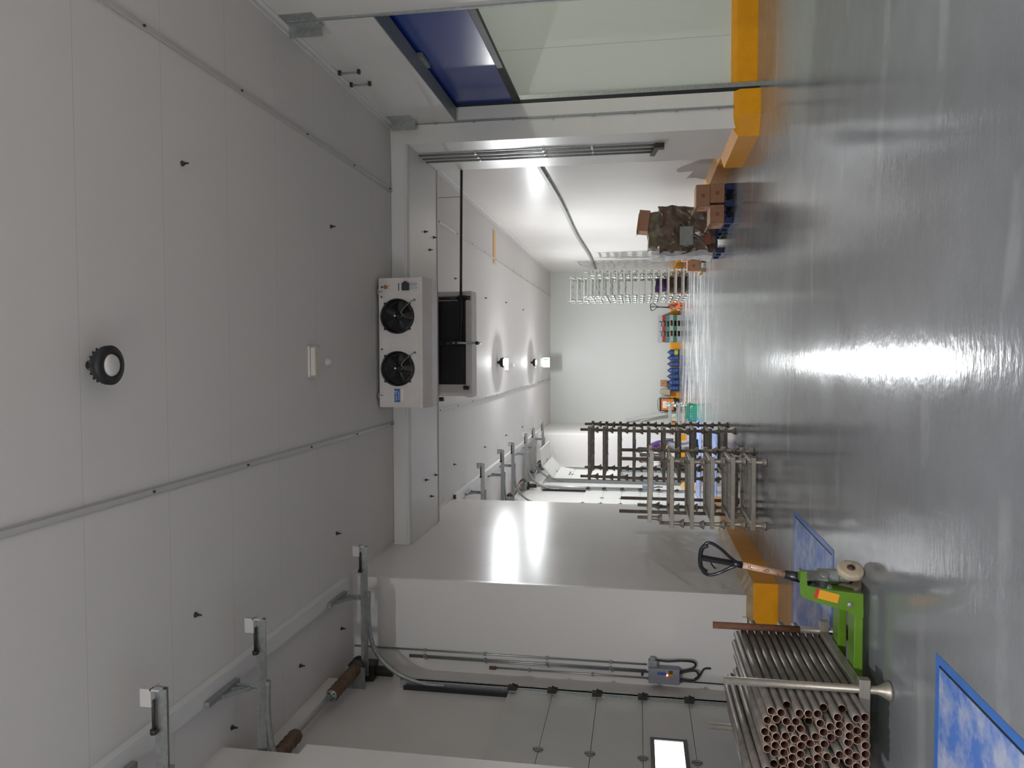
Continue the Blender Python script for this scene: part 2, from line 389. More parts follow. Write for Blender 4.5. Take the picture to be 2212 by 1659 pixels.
kerb('baseboard_back', [(3.13, YB-0.12), (XM+0.12, YB-0.12)], [(3.13, YB), (XM+0.12, YB)])
kerb('baseboard_left', [(XD+.1, 8.67), (-2.57, 8.67), (-2.57, 13.9), (XD+.02, 13.9)], [(XD+.1, YP), (XM, YP), (XM, 13.8), (XD+.02, 13.8)])
kerb('baseboard_left', [(XD+.1, 25.4), (-2.6, 25.4), (-2.6, YB-0.12)], [(XD+.1, 25.5), (XM, 25.5), (XM, YB)])
for a, b in ((17.35, 18.6), (21.1, 22.4)): kerb('baseboard_left', [(XD+0.1, a), (XD+0.1, b)], [(XD, a), (XD, b)])

# ------------------------------------------------------------------ dock levellers in the floor
hatches = [(-3.75, -1.57, 2.35, 4.2), (-3.75, -1.57, 6.3, 7.87), (-3.75, -1.57, 15.3, 16.9), (-3.75, -1.68, 19.1, 20.6), (-3.75, -1.68, 22.8, 24.4)]
hl = ['large blue tread plate dock leveller at the front corner beside the camera', 'blue tread plate dock leveller under the green pallet truck', 'blue tread plate leveller behind the rusty rack stacks', 'pale blue dock leveller beside the green crate', 'far dock leveller in front of the half raised door']
m_bedge = mat('blue_paint_line', (0.06, 0.19, 0.58), 0.35, var=0.1, scale=10)
for (x0, x1, y0, y1), lb in zip(hatches, hl):
    t = thing('dock_leveller', lb, 'dock leveller', (x1, y0, 0), group='dock levellers in front of the doors')
    bm = nb(); w_ = 0.045
    for a in ((x0, x1, y0, y0+w_), (x0, x1, y1-w_, y1), (x1-w_, x1, y0+w_, y1-w_)): box(bm, *a, 0.0005, 0.003)
    obj('painted_border', local(t, bm), m_bedge, t)
    bm = nb(); box(bm, x0, x1-w_-0.012, y0+w_+0.006, y1-w_-0.012, 0.0005, 0.006); obj('tread_plate', local(t, bm), m_plate, t)
    bm = nb(); box(bm, x1-w_-0.012, x1-w_, y0+w_, y1-w_, 0.0005, 0.002); box(bm, x0, x1-w_, y1-w_-0.012, y1-w_, 0.0005, 0.002); obj('gap', local(t, bm), m_black, t)

# ------------------------------------------------------------------ roll-up door on the right
t = thing('roll_up_door', 'raised blue roll-up door curtain with black bottom seal in the right wall', 'door', (3.47, DY0, 0))
bm = nb(); box(bm, 3.49, 3.50, DY0-0.1, DY1+0.1, 3.24, 4.55)
for k in range(1, 4): box(bm, 3.488, 3.49, DY0-0.1, DY1+0.1, 3.24+0.36*k, 3.246+0.36*k)
obj('curtain', local(t, bm), m_blue, t)
bm = nb(); box(bm, 3.465, 3.52, DY0-0.1, DY1+0.14, 3.17, 3.26); obj('bottom_seal', local(t, bm), m_black, t, bevel=0.008)
for y in (DY0-0.12, DY1+0.0):
    bm = nb(); box(bm, 3.455, 3.50, y, y+0.12, 0, 4.3); obj('guide_rail', local(t, bm), m_black, t)
    bm = nb(); box(bm, 3.502, 3.56, y, y+0.14, 0, 4.3); o = obj('guide_cover', local(t, bm), m_galv, t)
bm = nb(); box(bm, XR+0.18, XR+0.23, 8.5, 8.85, DZ-0.06, DZ+0.0, 0); obj('limit_sensor', local(t, bm), m_galvd, t)

# brackets at the header ends
for i, (y, lb) in enumerate(((7.0, 'galvanised angle bracket at the near top corner of the right door header'), (10.12, 'galvanised angle bracket where the door header meets the beam'))):
    bm = nb(); box(bm, XR-0.008, XR-0.001, y-0.16, y+0.10, 4.62, 4.97); box(bm, XR-0.12, XR-0.008, y+0.092, y+0.10, 4.62, 4.97); box(bm, XR-0.03, XR-0.008, y+0.05, y+0.09, 4.60, 4.64)
    tag(obj('wall_bracket', bm, m_galv), lb, 'bracket')
for y, z0, z1, lb in ((8.29, 4.70, 4.95, 'short grey rod clipped to the right door header, the one nearer the camera'), (8.67, 4.71, 4.96, 'short grey rod clipped to the right door header, the one nearer the beam')):
    t = thing('rod', lb, 'rod', (XR-0.03, y, z0)); bm = nb(); cyl(bm, (XR-0.035, y, z0), (XR-0.035, y, z1), 0.012)
    obj('bar', local(t, bm), m_galvd, t)
    
    for zz in (z0, z1-0.02): bm = nb(); box(bm, XR-0.05, XR-0.001, y-0.018, y+0.018, zz-0.01, zz+0.02); obj('clip', local(t, bm), m_dark, t)

# ------------------------------------------------------------------ right wall services
t = thing('conduit_run', 'three parallel grey conduits running down the right pier to a bracket', 'conduit', (2.95, 10.9, 1.2))
for i, y in enumerate((10.9, 11.1, 11.28)):
    bm = nb(); tube(bm, [(2.95, y, 4.77), (2.95, y, 1.33)], 0.016)
    for z in (3.9, 2.9, 2.2): box(bm, 2.93, 2.969, y-0.025, y+0.025, z, z+0.03)
    obj('conduit', local(t, bm), m_galv, t)
bm = nb(); bar(bm, (2.93, 10.9, 1.30), (2.93, 11.35, 1.36), 0.05, 0.07); box(bm, 2.90, 2.969, 10.88, 11.0, 1.2, 1.34); obj('junction_bracket', local(t, bm), m_dark, t)
t = thing('wall_trunking', 'long grey cable trunking along the far right wall', 'trunking', (XR-0.03, 12.1, 3.2))
bm = nb(); y = 12.05; pts = []
while y < 28.6:
    pts.append((XR-0.045, y, 3.23+0.06*math.sin(y*0.7)*0.4-0.006*(y-12))); y += 0.55
for a, b in zip(pts, pts[1:]): bar(bm, a, b, 0.055, 0.06)
obj('trunking', local(t, bm), m_galvd, t)
for p in pts[::3]: bm = nb(); box(bm, p[0]-0.005, XR-0.001, p[1]-0.02, p[1]+0.02, p[2]-0.045, p[2]+0.045); obj('clip', local(t, bm), m_galv, t)

# ------------------------------------------------------------------ evaporators (cold room coolers)
def evaporator(x0, x1, y0, y1, z0, z1, front, label, name='evaporator'):
    t = thing(name, label, 'evaporator', ((x0+x1)/2, y0, z0))
    W = x1-x0
    bm = nb(); s = 0.012
    if front:
        box(bm, x0, x1, y0, y1, z1-s, z1); box(bm, x0, x0+s, y0, y1, z0, z1); box(bm, x1-s, x1, y0, y1, z0, z1)
        prism_z = z0
        box(bm, x0+s, x1-s, y1-s, y1, z0, z1-s)
        # front plate with two round openings
        n = 40; cxs = [x0+W*0.30, x0+W*0.705]; R = 0.222; zc = (z0+z1)/2+0.02
        xs = [x0+s, (cxs[0]+cxs[1])/2, x1-s]
        for k, cx in enumerate(cxs):
            ring = []; out = []
            angs = sorted([2*PI*i/n for i in range(n)]+[math.atan2(zz-zc, xx-cx) % (2*PI) for xx in (xs[k], xs[k+1]) for zz in (z0, z1-s)])
            for a in angs:
                ca, sa = math.cos(a), math.sin(a)
                ring.append(bm.verts.new((cx+R*ca, y0, zc+R*sa)))
                tx = ((xs[k+1]-cx)/ca if ca > 1e-6 else (xs[k]-cx)/ca if ca < -1e-6 else 1e9)
                tz = ((z1-s-zc)/sa if sa > 1e-6 else (z0-zc)/sa if sa < -1e-6 else 1e9)
                q = min(tx, tz); out.append(bm.verts.new((cx+q*ca, y0, zc+q*sa)))
            for i in range(len(angs)):
                j = (i+1) % len(angs); bm.faces.new((ring[i], ring[j], out[j], out[i]))
        obj('casing', local(t, bm), m_evap, t)
        for cx in cxs:
            bm = nb(); M_ = Matrix.Translation((cx, y0-0.02, zc)) @ Matrix.Rotation(-PI/2, 4, 'X')
            lathe(bm, [(0.236, 0), (0.236, 0.02), (0.218, 0.02), (0.205, 0.09), (0.205, 0.14)], M_, 36)
            lathe(bm, [(0.236, 0), (0.222, 0), (0.205, 0.09)], M_, 36)
            for a in (45, 135, 225, 315):
                c_, s_ = math.cos(math.radians(a)), math.sin(math.radians(a)); box(bm, cx+0.24*c_-0.014, cx+0.24*c_+0.014, y0-0.022, y0, zc+0.24*s_-0.014, zc+0.24*s_+0.014)
            fr = obj('fan_ring', local(t, bm), m_blackp, t)
            bm = nb()
            for r in [0.03+0.0085*i for i in range(23)]:
                a_ = [(cx+r*math.cos(2*PI*i/28), y0-0.024+0.02*(r/0.21)**2, zc+r*math.sin(2*PI*i/28)) for i in range(29)]
                tube(bm, a_, 0.0019, 4, cap=False)
            for i in range(8):
                a = 2*PI*i/8+0.3; tube(bm, [(cx+0.02*math.cos(a), y0-0.022, zc+0.02*math.sin(a)), (cx+0.222*math.cos(a), y0-0.004, zc+0.222*math.sin(a))], 0.003, 5)
            obj('fan_guard', local(t, bm), m_blackp, t)
            bm = nb(); M_ = Matrix.Translation((cx, y0+0.01, zc)) @ Matrix.Rotation(-PI/2, 4, 'X')
            lathe(bm, [(0, -0.0), (0.05, 0.0), (0.055, 0.02), (0.055, 0.09), (0, 0.09)], M_, 20)
            hb = obj('fan_hub', local(t, bm), m_dark, t)
            bm = nb()
            for i in range(5):
                a0 = 2*PI*i/5
                vs = []
                for rr, da, yy in ((0.05, 0.0, 0.03), (0.19, -0.05, 0.02), (0.19, 0.75, 0.09), (0.05, 0.6, 0.08)):
                    vs.append((cx+rr*math.cos(a0+da), y0+yy, zc+rr*math.sin(a0+da)))
                A = [bm.verts.new(v) for v in vs]; B = [bm.verts.new((v[0], v[1]+0.004, v[2])) for v in vs]
                bm.faces.new(A); bm.faces.new(B[::-1])
                for q in range(4): bm.faces.new((A[q], A[(q+1) % 4], B[(q+1) % 4], B[q]))
            obj('fan_blades', local(t, bm), m_black, t)
            bm = nb(); tube(bm, smooth_pts([(cx-0.01, y0-0.035, zc-0.06), (cx+0.02, y0-0.04, zc-0.09), (cx+0.05, y0-0.04, zc-0.06), (cx+0.12, y0-0.05, zc-0.12), (cx+0.2, y0-0.03, zc-0.21), (cx+0.215, y0-0.004, zc-0.235)]), 0.006, 6)
            cyl(bm, (cx+0.215, y0-0.008, zc-0.24), (cx+0.215, y0, zc-0.24), 0.016)
            obj('fan_cable', local(t, bm), mat('grey_cable', (0.25, 0.23, 0.22), 0.5), t)
            bm = nb(); cyl(bm, (cx+0.005, y0-0.034, zc+0.028), (cx+0.005, y0-0.028, zc+0.028), 0.014)
            obj('hub_cap', local(t, bm), m_white, t)
            bm = nb(); cyl(bm, (cx+0.26, y0-0.006, zc+0.22), (cx+0.26, y0, zc+0.22), 0.012); obj('grommet', local(t, bm), m_dark, t)
        bm = nb(); prism(bm, [(y0-0.01, z0+0.0), (y0-0.01, z0-0.05), (y0+0.25, z0-0.11), (y1-0.02, z0-0.11), (y1-0.02, z0)], 0, x0-0.01, x1+0.01); obj('drip_tray', local(t, bm), m_evap, t, bevel=0.004)
        bm = nb(); box(bm, x1-0.17, x1-0.07, y0-0.06, y0, z0+0.13, z0+0.22); box(bm, x1-0.09, x1-0.05, y0-0.05, y0, z0+0.16, z0+0.20); obj('terminal_box', local(t, bm), mat('dark_blue_box', (0.02, 0.025, 0.045), 0.4), t, bevel=0.004)
        bm = nb()
        for dx in (0.085, 0.135): box(bm, x1-dx-0.012, x1-dx+0.012, y0-0.03, y0, z0+0.03, z0+0.12)
        obj('cable_gland', local(t, bm), m_galv, t)
        bm = nb(); box(bm, x0+0.07, x0+0.25, y0-0.003, y0, z0+0.27, z0+0.35); lab = obj('name_plate', local(t, bm), mat('label_blue', (0.03, 0.12, 0.42), 0.35), t)
        Mt = Matrix.Translation((x0+0.16-t.location.x, y0-0.005-t.location.y, z0+0.325-t.location.z)) @ Matrix.Rotation(PI/2, 4, 'X')
        text('lettering', 'LU-VE', 0.052, Mt, m_white, lab, 0.0008)
        Mt = Matrix.Translation((x0+0.16-t.location.x, y0-0.005-t.location.y, z0+0.287-t.location.z)) @ Matrix.Rotation(PI/2, 4, 'X')
        text('lettering', 'EXCHANGERS', 0.018, Mt, m_white, lab, 0.0008)
        bm = nb(); box(bm, x0+0.09, x0+0.24, y0-0.002, y0, z0+0.225, z0+0.25); lab2 = obj('name_plate', local(t, bm), m_white, t)
        Mt = Matrix.Translation((x0+0.165-t.location.x, y0-0.004-t.location.y, z0+0.237-t.location.z)) @ Matrix.Rotation(PI/2, 4, 'X')
        text('lettering', 'alfalaval', 0.022, Mt, mat('label_ink', (0.05, 0.09, 0.25), 0.5), lab2, 0.0008) if False else None
        # warning sticker: plain disc and bars
        bm = nb(); cyl(bm, (x1-0.12, y0-0.004, z0+0.46), (x1-0.12, y0, z0+0.46), 0.028, n=20); obj('sticker', local(t, bm), mat('sticker_orange', (0.5, 0.2, 0.04), 0.5), t)
        bm = nb()
        obj('sticker', local(t, bm), m_trimd, t) if len(bm.verts) else bm.free()
        for q in (-0.02, 0.02):
            bm = nb(); bar(bm, (x1-0.12+q*0.4, y0-0.002, z0+0.43), (x1-0.12+q*1.3, y0-0.002, z0+0.395), 0.008, 0.003); obj('sticker', local(t, bm), mat('sticker_ink', (0.08, 0.09, 0.12), 0.5), t)
        bm = nb(); cyl(bm, (x1-0.12, y0-0.003, z0+0.51), (x1-0.12, y0, z0+0.51), 0.016); obj('sticker', local(t, bm), MATS['sticker_ink'], t)
        bm = nb(); box(bm, x1-0.17, x1-0.07, y0-0.002, y0, z0+0.27, z0+0.285)
        obj('sticker', local(t, bm), mat('sticker_ink', (0.08, 0.09, 0.12), 0.5), t)
        for xx in (x0+0.16, x1-0.18):
            bm = nb(); tube(bm, [(xx, y0+0.03, z1-0.005), (xx, y0+0.03, CZ)], 0.012); box(bm, xx-0.035, xx+0.035, y0-0.02, y0+0.06, z1, z1+0.012); tube(bm, [(xx, y0-0.015, z1-0.05), (xx, y0-0.015, z1+0.02)], 0.008)
            obj('hanger_bolt', local(t, bm), m_galvd, t)
        for xx in (x0+0.2, x1-0.2):
            bm = nb(); tube(bm, [(xx, y1-0.08, z1-0.005), (xx, y1-0.08, CZ)], 0.012); obj('hanger_bolt', local(t, bm), m_galvd, t)
    else:
        # rear (coil side) faces the viewer
        box(bm, x0, x1, y0, y1, z1-s, z1); box(bm, x0, x0+0.19, y0, y1, z0+0.13, z1-s); box(bm, x1-0.15, x1, y0, y1, z0+0.13, z1-s); box(bm, x0+0.19, x1-0.15, y1-s, y1, z0+0.13, z1-s)
        obj('casing', local(t, bm), m_evap, t)
        bm = nb(); box(bm, x0-0.02, x1+0.005, y0-0.03, y1, z0+0.02, z0+0.125); obj('drip_tray', local(t, bm), m_evap, t, bevel=0.006)
        bm = nb(); box(bm, x0+0.19, x1-0.15, y0+0.02, y0+0.25, z0+0.13, z1-s)
        obj('coil', local(t, bm), m_coil, t)
        bm = nb()
        zz = z0+0.17
        while zz < z1-0.03:
            cyl(bm, (x0+0.19, y0+0.012, zz), (x1-0.15, y0+0.012, zz), 0.0022, n=5); zz += 0.045
        obj('coil_tube', local(t, bm), m_coilfin, t)
        bm = nb(); tube(bm, [(x1-0.11, y0-0.02, z1), (x1-0.11, y0-0.02, z0+0.15)], 0.03); tube(bm, [(x1-0.11, y0-0.02, z0+0.21), (x1-0.11, y0-0.05, z0+0.09), (x1-0.11, y0-0.06, z0+0.03)], 0.035)
        cyl(bm, (x1-0.11, y0-0.02, z0+0.12), (x1-0.11, y0-0.02, z0+0.25), 0.045); obj('suction_pipe', local(t, bm), m_blackp, t)
        bm = nb(); tube(bm, smooth_pts([(x0+0.14, y0-0.02, z0+0.16), (x0+0.14, y0-0.03, z0+0.10), (x0+0.13, y0-0.03, z0+0.07)]), 0.035); obj('pipe_elbow', local(t, bm), m_blackp, t)
        bm = nb(); tube(bm, [(x0-0.06, y0+0.1, z1+0.0), (x0-0.06, y0+0.1, z1-0.1), (x0-0.055, y0+0.1, z1-0.13)], 0.036); obj('insulated_pipe', local(t, bm), m_blackp, t)
        for xx in (x0+0.15, x1-0.15):
            bm = nb(); tube(bm, [(xx, y0+0.3, z1-0.005), (xx, y0+0.3, CZ)], 0.012); obj('hanger_bolt', local(t, bm), m_galvd, t)
    return t
evaporator(-0.705, 1.025, 9.68, 10.22, 4.43, 4.985, True, 'white twin-fan evaporator hung from the ceiling in front of the beam')
ev2 = evaporator(-0.68, 0.97+0.06, 12.0, 12.32, 4.20, 4.86, False, 'white evaporator behind the beam showing its black coil and drip tray')
t = thing('drain_pipe', 'black insulated drain pipe running from the rear evaporator to the right wall', 'pipe', (0.2, 11.95, 4.37))
bm = nb(); tube(bm, [(0.19, 11.93, 4.40), (3.07, 11.97, 4.38)], 0.022); tube(bm, [(3.07, 11.97, 4.40), (3.05, 11.99, 3.62)], 0.022); cyl(bm, (3.05, 11.97, 4.38), (3.10, 11.97, 4.38), 0.03)
obj('pipe', local(t, bm), m_blackp, t)
bm = nb(); tube(bm, smooth_pts([(3.05, 11.99, 3.62), (3.03, 12.0, 3.54), (3.0, 12.0, 3.47), (3.05, 12.0, 3.46), (3.2, 12.0, 3.52)]), 0.016); tube(bm, [(3.05, 12.0, 3.50), (3.24, 12.1, 3.58)], 0.014); obj('trap', local(t, bm), m_galv, t)
bm = nb(); cyl(bm, (3.05, 11.98, 3.46), (3.05, 11.98, 3.36), 0.03); obj('valve_cap', local(t, bm), m_red, t)
bm = nb(); tube(bm, [(2.55, 11.96, BZ+0.2), (2.55, 11.96, 4.38)], 0.004, 5); obj('hanger_rod', local(t, bm), m_dark, t)
t = ev2
bm = nb(); a = on(950, 741, 1, 11.8); b = on(1034, 741, 1, 11.8); tube(bm, [a, b, b+Vector((0, 0.17, 0.01))], 0.022); dp = obj('drain_spout', local(t, bm), m_galv, t)
for q0, q1, r_ in ((949, 977, 0.032), (984, 988, 0.034), (1028, 1033, 0.03)):
    bm = nb(); cyl(bm, on(q0, 741, 1, 11.8), on(q1, 741, 1, 11.8), r_); obj('sleeve', local(t, bm), m_blackp, dp)

# ------------------------------------------------------------------ ceiling fittings
def highbay(x, y, z, lit, label, r=0.115, power=1.0):
    t = thing('high_bay_lamp', label, 'lamp', (x, y, z), group='high-bay lamps along the ceiling centre')
    bm = nb(); lathe(bm, [(0.05, 0.10), (0.09, 0.085), (r+0.01, 0.03), (r+0.012, 0.0), (r*0.66, -0.008), (r*0.62, 0.0)], Matrix.Translation((0, 0, 0)), 36)
    for i in range(18):
        a = 2*PI*i/18; bar(bm, (0.045*math.cos(a), 0.045*math.sin(a), 0.07), ((r-0.01)*math.cos(a), (r-0.01)*math.sin(a), 0.045), 0.006, 0.06)
    obj('housing', bm, m_black, t)
    bm = nb(); lathe(bm, [(r*0.64, 0.0), (r*0.58, -0.014), (r*0.40, -0.024), (0, -0.028)], None, 32)
    obj('lens', bm, emis('lamp_lens_%d' % int(power*100), (0.95, 0.98, 1.0), LAMP_FAR*power) if lit else mat('dull_lens', (0.62, 0.6, 0.56), 0.3), t)
    bm = nb(); cyl(bm, (0, 0, 0.08), (0, 0, 0.12), 0.05); cyl(bm, (0, 0, 0.12), (0, 0, CZ-z), 0.03)
    obj('hanger', bm, m_black, t)
    return t
_l = on(240, 789, 2, 4.87); highbay(_l.x, _l.y, 4.87, False, 'unlit black high-bay lamp on the ceiling nearest the camera')
_l = on(1088, 783, 2, 4.87); highbay(_l.x, _l.y, 4.87, True, 'lit high-bay lamp, the nearer of the two glowing beyond the evaporators')
_l = on(1157, 783, 2, 4.87); highbay(_l.x, _l.y, 4.87, True, 'lit high-bay lamp, the farther of the two, close to the exit sign')
highbay(-1.3, -1.9, 4.87, True, 'lit high-bay lamp behind the camera', power=LAMP_BEHIND/LAMP_FAR)
highbay(-1.3, -7.3, 4.87, True, 'second lit high-bay lamp behind the camera', power=LAMP_BEHIND/LAMP_FAR)
# lamp added out of view to brighten the corridor wall
t = thing('strip_lamp', 'strip lamp on the corridor ceiling beyond the blue door', 'lamp', (6.6, 6.0, 4.5))
bm = nb(); box(bm, -0.9, 0.9, -0.08, 0.08, 0, 0.1); obj('housing', bm, m_white, t)
bm = nb(); box(bm, -0.88, 0.88, -0.07, 0.07, -0.03, 0); obj('tube_cover', bm, emis('corridor_light', (0.94, 1.0, 0.90), LAMP_CORRIDOR*6), t)

def caged(x, y, s, label):
    t = thing('emergency_light', label, 'light', (x, y, CZ), group='caged emergency lights on the ceiling')
    bm = nb(); box(bm, -0.17*s, 0.17*s, -0.045, 0.045, -0.02, 0); obj('base', bm, m_trim, t, bevel=0.004)
    bm = nb(); box(bm, -0.155*s, 0.155*s, -0.032, 0.032, -0.075, -0.02); obj('diffuser', bm, mat('milky_cover', (0.66, 0.62, 0.56), 0.25), t, bevel=0.012)
    bm = nb()
    for yy in (-0.045, 0.0, 0.045): tube(bm, [(-0.165*s, yy, 0), (-0.165*s, yy, -0.09), (0.165*s, yy, -0.09), (0.165*s, yy, 0)], 0.004, 6)
    tube(bm, [(-0.165*s, -0.045, -0.09), (-0.165*s, 0.045, -0.09)], 0.004, 6); tube(bm, [(0.165*s, -0.045, -0.09), (0.165*s, 0.045, -0.09)], 0.004, 6)
    obj('cage', bm, mat('cage_cream', (0.62, 0.52, 0.42), 0.4), t)
caged(-0.07, 7.6, 1.0, 'caged emergency light on the ceiling between the unlit lamp and the front evaporator')
caged(-0.25, 19.6, 1.0, 'caged emergency light on the ceiling between the two lit lamps')
caged(-0.3, 24.9, 0.9, 'caged emergency light on the ceiling next to the exit sign')
for x, y, lb in ((-0.08, 8.05, 'small white ceiling sensor beside the nearest emergency light'), (-0.3, 20.9, 'small white ceiling sensor between the lit lamps')):
    bm = nb(); lathe(bm, [(0.045, CZ), (0.045, CZ-0.015), (0.03, CZ-0.045), (0, CZ-0.05)], Matrix.Translation((x, y, 0)), 20); tag(obj('smoke_sensor', bm, m_white), lb, 'sensor')
# ceiling anchors
anch = [(1.48, 5.36), (1.47, 8.21), (-2.07, 5.42), (-2.09, 8.27), (1.46, 14.1), (-2.1, 13.94), (-2.12, 16.84), (-2.15, 19.64), (1.38, 19.7), (1.36, 22.7), (-2.2, 22.5), (1.3, 17.0)]
bm = nb(); lathe(bm, [(0.0, 0), (0.022, 0), (0.022, -0.008), (0.012, -0.012), (0.012, -0.03), (0.007, -0.03), (0.007, -0.055), (0, -0.055)], None, 10)
a0 = None
for i, (x, y) in enumerate(anch):
    if a0 is None: a0 = obj('ceiling_anchor', bm, m_dark); o = a0
    else: o = a0.copy(); COL.objects.link(o)
    o.location = (x, y, CZ); tag(o, 'small dark bolt anchor dotted in the white ceiling panels', 'bolt', 'bolts in the ceiling panels')
for x, y in ((1.88, 11.2), (1.87, 11.7), (1.64, 11.45), (-1.93, 11.15), (-1.94, 11.7), (-2.24, 11.45)):
    o = a0.copy(); COL.objects.link(o); o.location = (x, y, BZ); tag(o, 'small dark bolt anchor under the white beam', 'bolt', 'bolts under the beam')
for x, y in ((-3.25, 7.27), (-3.24, 5.93), (-3.26, 8.38)):
    o = a0.copy(); COL.objects.link(o); o.location = (x, y, CZ); tag(o, 'small dark bolt anchor in the ceiling above the near dock door', 'bolt', 'bolts above the near dock door')
bm = nb(); lathe(bm, [(0.0, 0), (0.010, 0), (0.010, -0.012), (0, -0.014)], None, 8); b0 = None
for x in (-0.985, 2.33):
    y = 4.9
    while y < 29:
        if not (BY0-0.1 < y < BY1+0.1):
            if b0 is None: b0 = obj('rail_screw', bm, m_dark); o = b0
            else: o = b0.copy(); COL.objects.link(o)
            o.location = (x, y, CZ-0.024); tag(o, 'tiny dark screw on the %s long ceiling rail' % ('left' if x < 0 else 'right'), 'screw', 'screws on the %s ceiling rail' % ('left' if x < 0 else 'right'))
        y += 1.33
t = thing('ceiling_hatch', 'yellow-orange rectangular hatch set in the far right ceiling', 'hatch', (2.62, 18.1, CZ))
bm = nb(); box(bm, -0.42, 0.42, -0.16, 0.16, -0.012, 0); obj('frame', bm, m_trimd, t)
bm = nb(); box(bm, -0.38, 0.38, -0.115, 0.115, -0.02, -0.012); obj('panel', bm, mat('hatch_yellow', (0.85, 0.45, 0.10), 0.4), t)
# exit sign
t = thing('exit_sign', 'lit green and white running-man exit sign hanging before the back wall', 'sign', (-0.29, 27.0, 4.86))
bm = nb(); box(bm, -0.17, 0.17, 0.0, 0.05, -0.15, 0.1); obj('sign_face', bm, emis('exit_white', (0.9, 1.0, 0.93), 1.2), t, bevel=0.005)
bm = nb(); box(bm, -0.15, 0.15, -0.01, 0.08, 0.1, 0.17); obj('housing', bm, m_white, t)
bm = nb(); g_ = -0.004
cyl(bm, (0.0, g_, 0.055), (0.0, 0, 0.055), 0.014, n=12)
for a, b, q in (((0, 0.035), (-0.01, -0.03), 0.026), ((-0.01, -0.03), (0.035, -0.06), 0.014), ((0.035, -0.06), (0.03, -0.10), 0.012), ((-0.01, -0.03), (-0.045, -0.075), 0.014), ((-0.045, -0.075), (-0.08, -0.078), 0.012), ((0.0, 0.03), (0.045, 0.0), 0.011), ((0.0, 0.03), (-0.045, 0.01), 0.011)):
    bar(bm, (a[0], g_/2, a[1]), (b[0], g_/2, b[1]), 0.004, q, up=(0, 1, 0))
for a in ((0.09, 0.13, -0.10, 0.07), (-0.14, -0.10, -0.10, -0.07)): box(bm, a[0], a[1], g_, 0, a[2], a[3])
obj('pictogram', bm, mat('exit_green', (0.02, 0.5, 0.12), 0.4), t)

# ------------------------------------------------------------------ ceiling channels carrying the door tracks
for k, (a, b, lb) in enumerate(((-2.0, 8.42, 'white channel on the ceiling along the near dock doors'), (13.85, 27.6, 'white channel on the ceiling along the far dock doors'))):
    bm = nb(); box(bm, -2.82, -2.66, a, b, CZ-0.012, CZ); box(bm, -2.82, -2.808, a, b, CZ-0.07, CZ-0.012); box(bm, -2.672, -2.66, a, b, CZ-0.07, CZ-0.012); box(bm, -2.808, -2.672, a, b, CZ-0.075, CZ-0.06)
    tag(obj('ceiling_channel', bm, m_trim), lb, 'channel')

# ------------------------------------------------------------------ sectional dock doors
def hanger(bm, x, y, zt):
    # angle fixed under the channel, a perforated arm down to the track and a gusset brace
    bar(bm, (x-0.03, y-0.42, CZ-0.10), (x-0.03, y+0.05, CZ-0.10), 0.045, 0.04)
    for k in range(6):
        z0_ = CZ-0.08-(CZ-0.08-zt)*k/6; z1_ = CZ-0.08-(CZ-0.08-zt)*(k+0.72)/6
        bar(bm, (x-0.06, y, z0_), (x-0.06, y, z1_), 0.05, 0.008)
    bar(bm, (x-0.078, y, CZ-0.08), (x-0.078, y, zt), 0.01, 0.03); bar(bm, (x-0.045, y, CZ-0.08), (x-0.045, y, zt), 0.01, 0.03)
    bar(bm, (x-0.05, y-0.26, CZ-0.10), (x-0.06, y-0.01, zt+0.07), 0.035, 0.008); bar(bm, (x-0.05, y-0.10, CZ-0.10), (x-0.06, y-0.01, zt+0.12), 0.035, 0.008)
ZT = 4.66
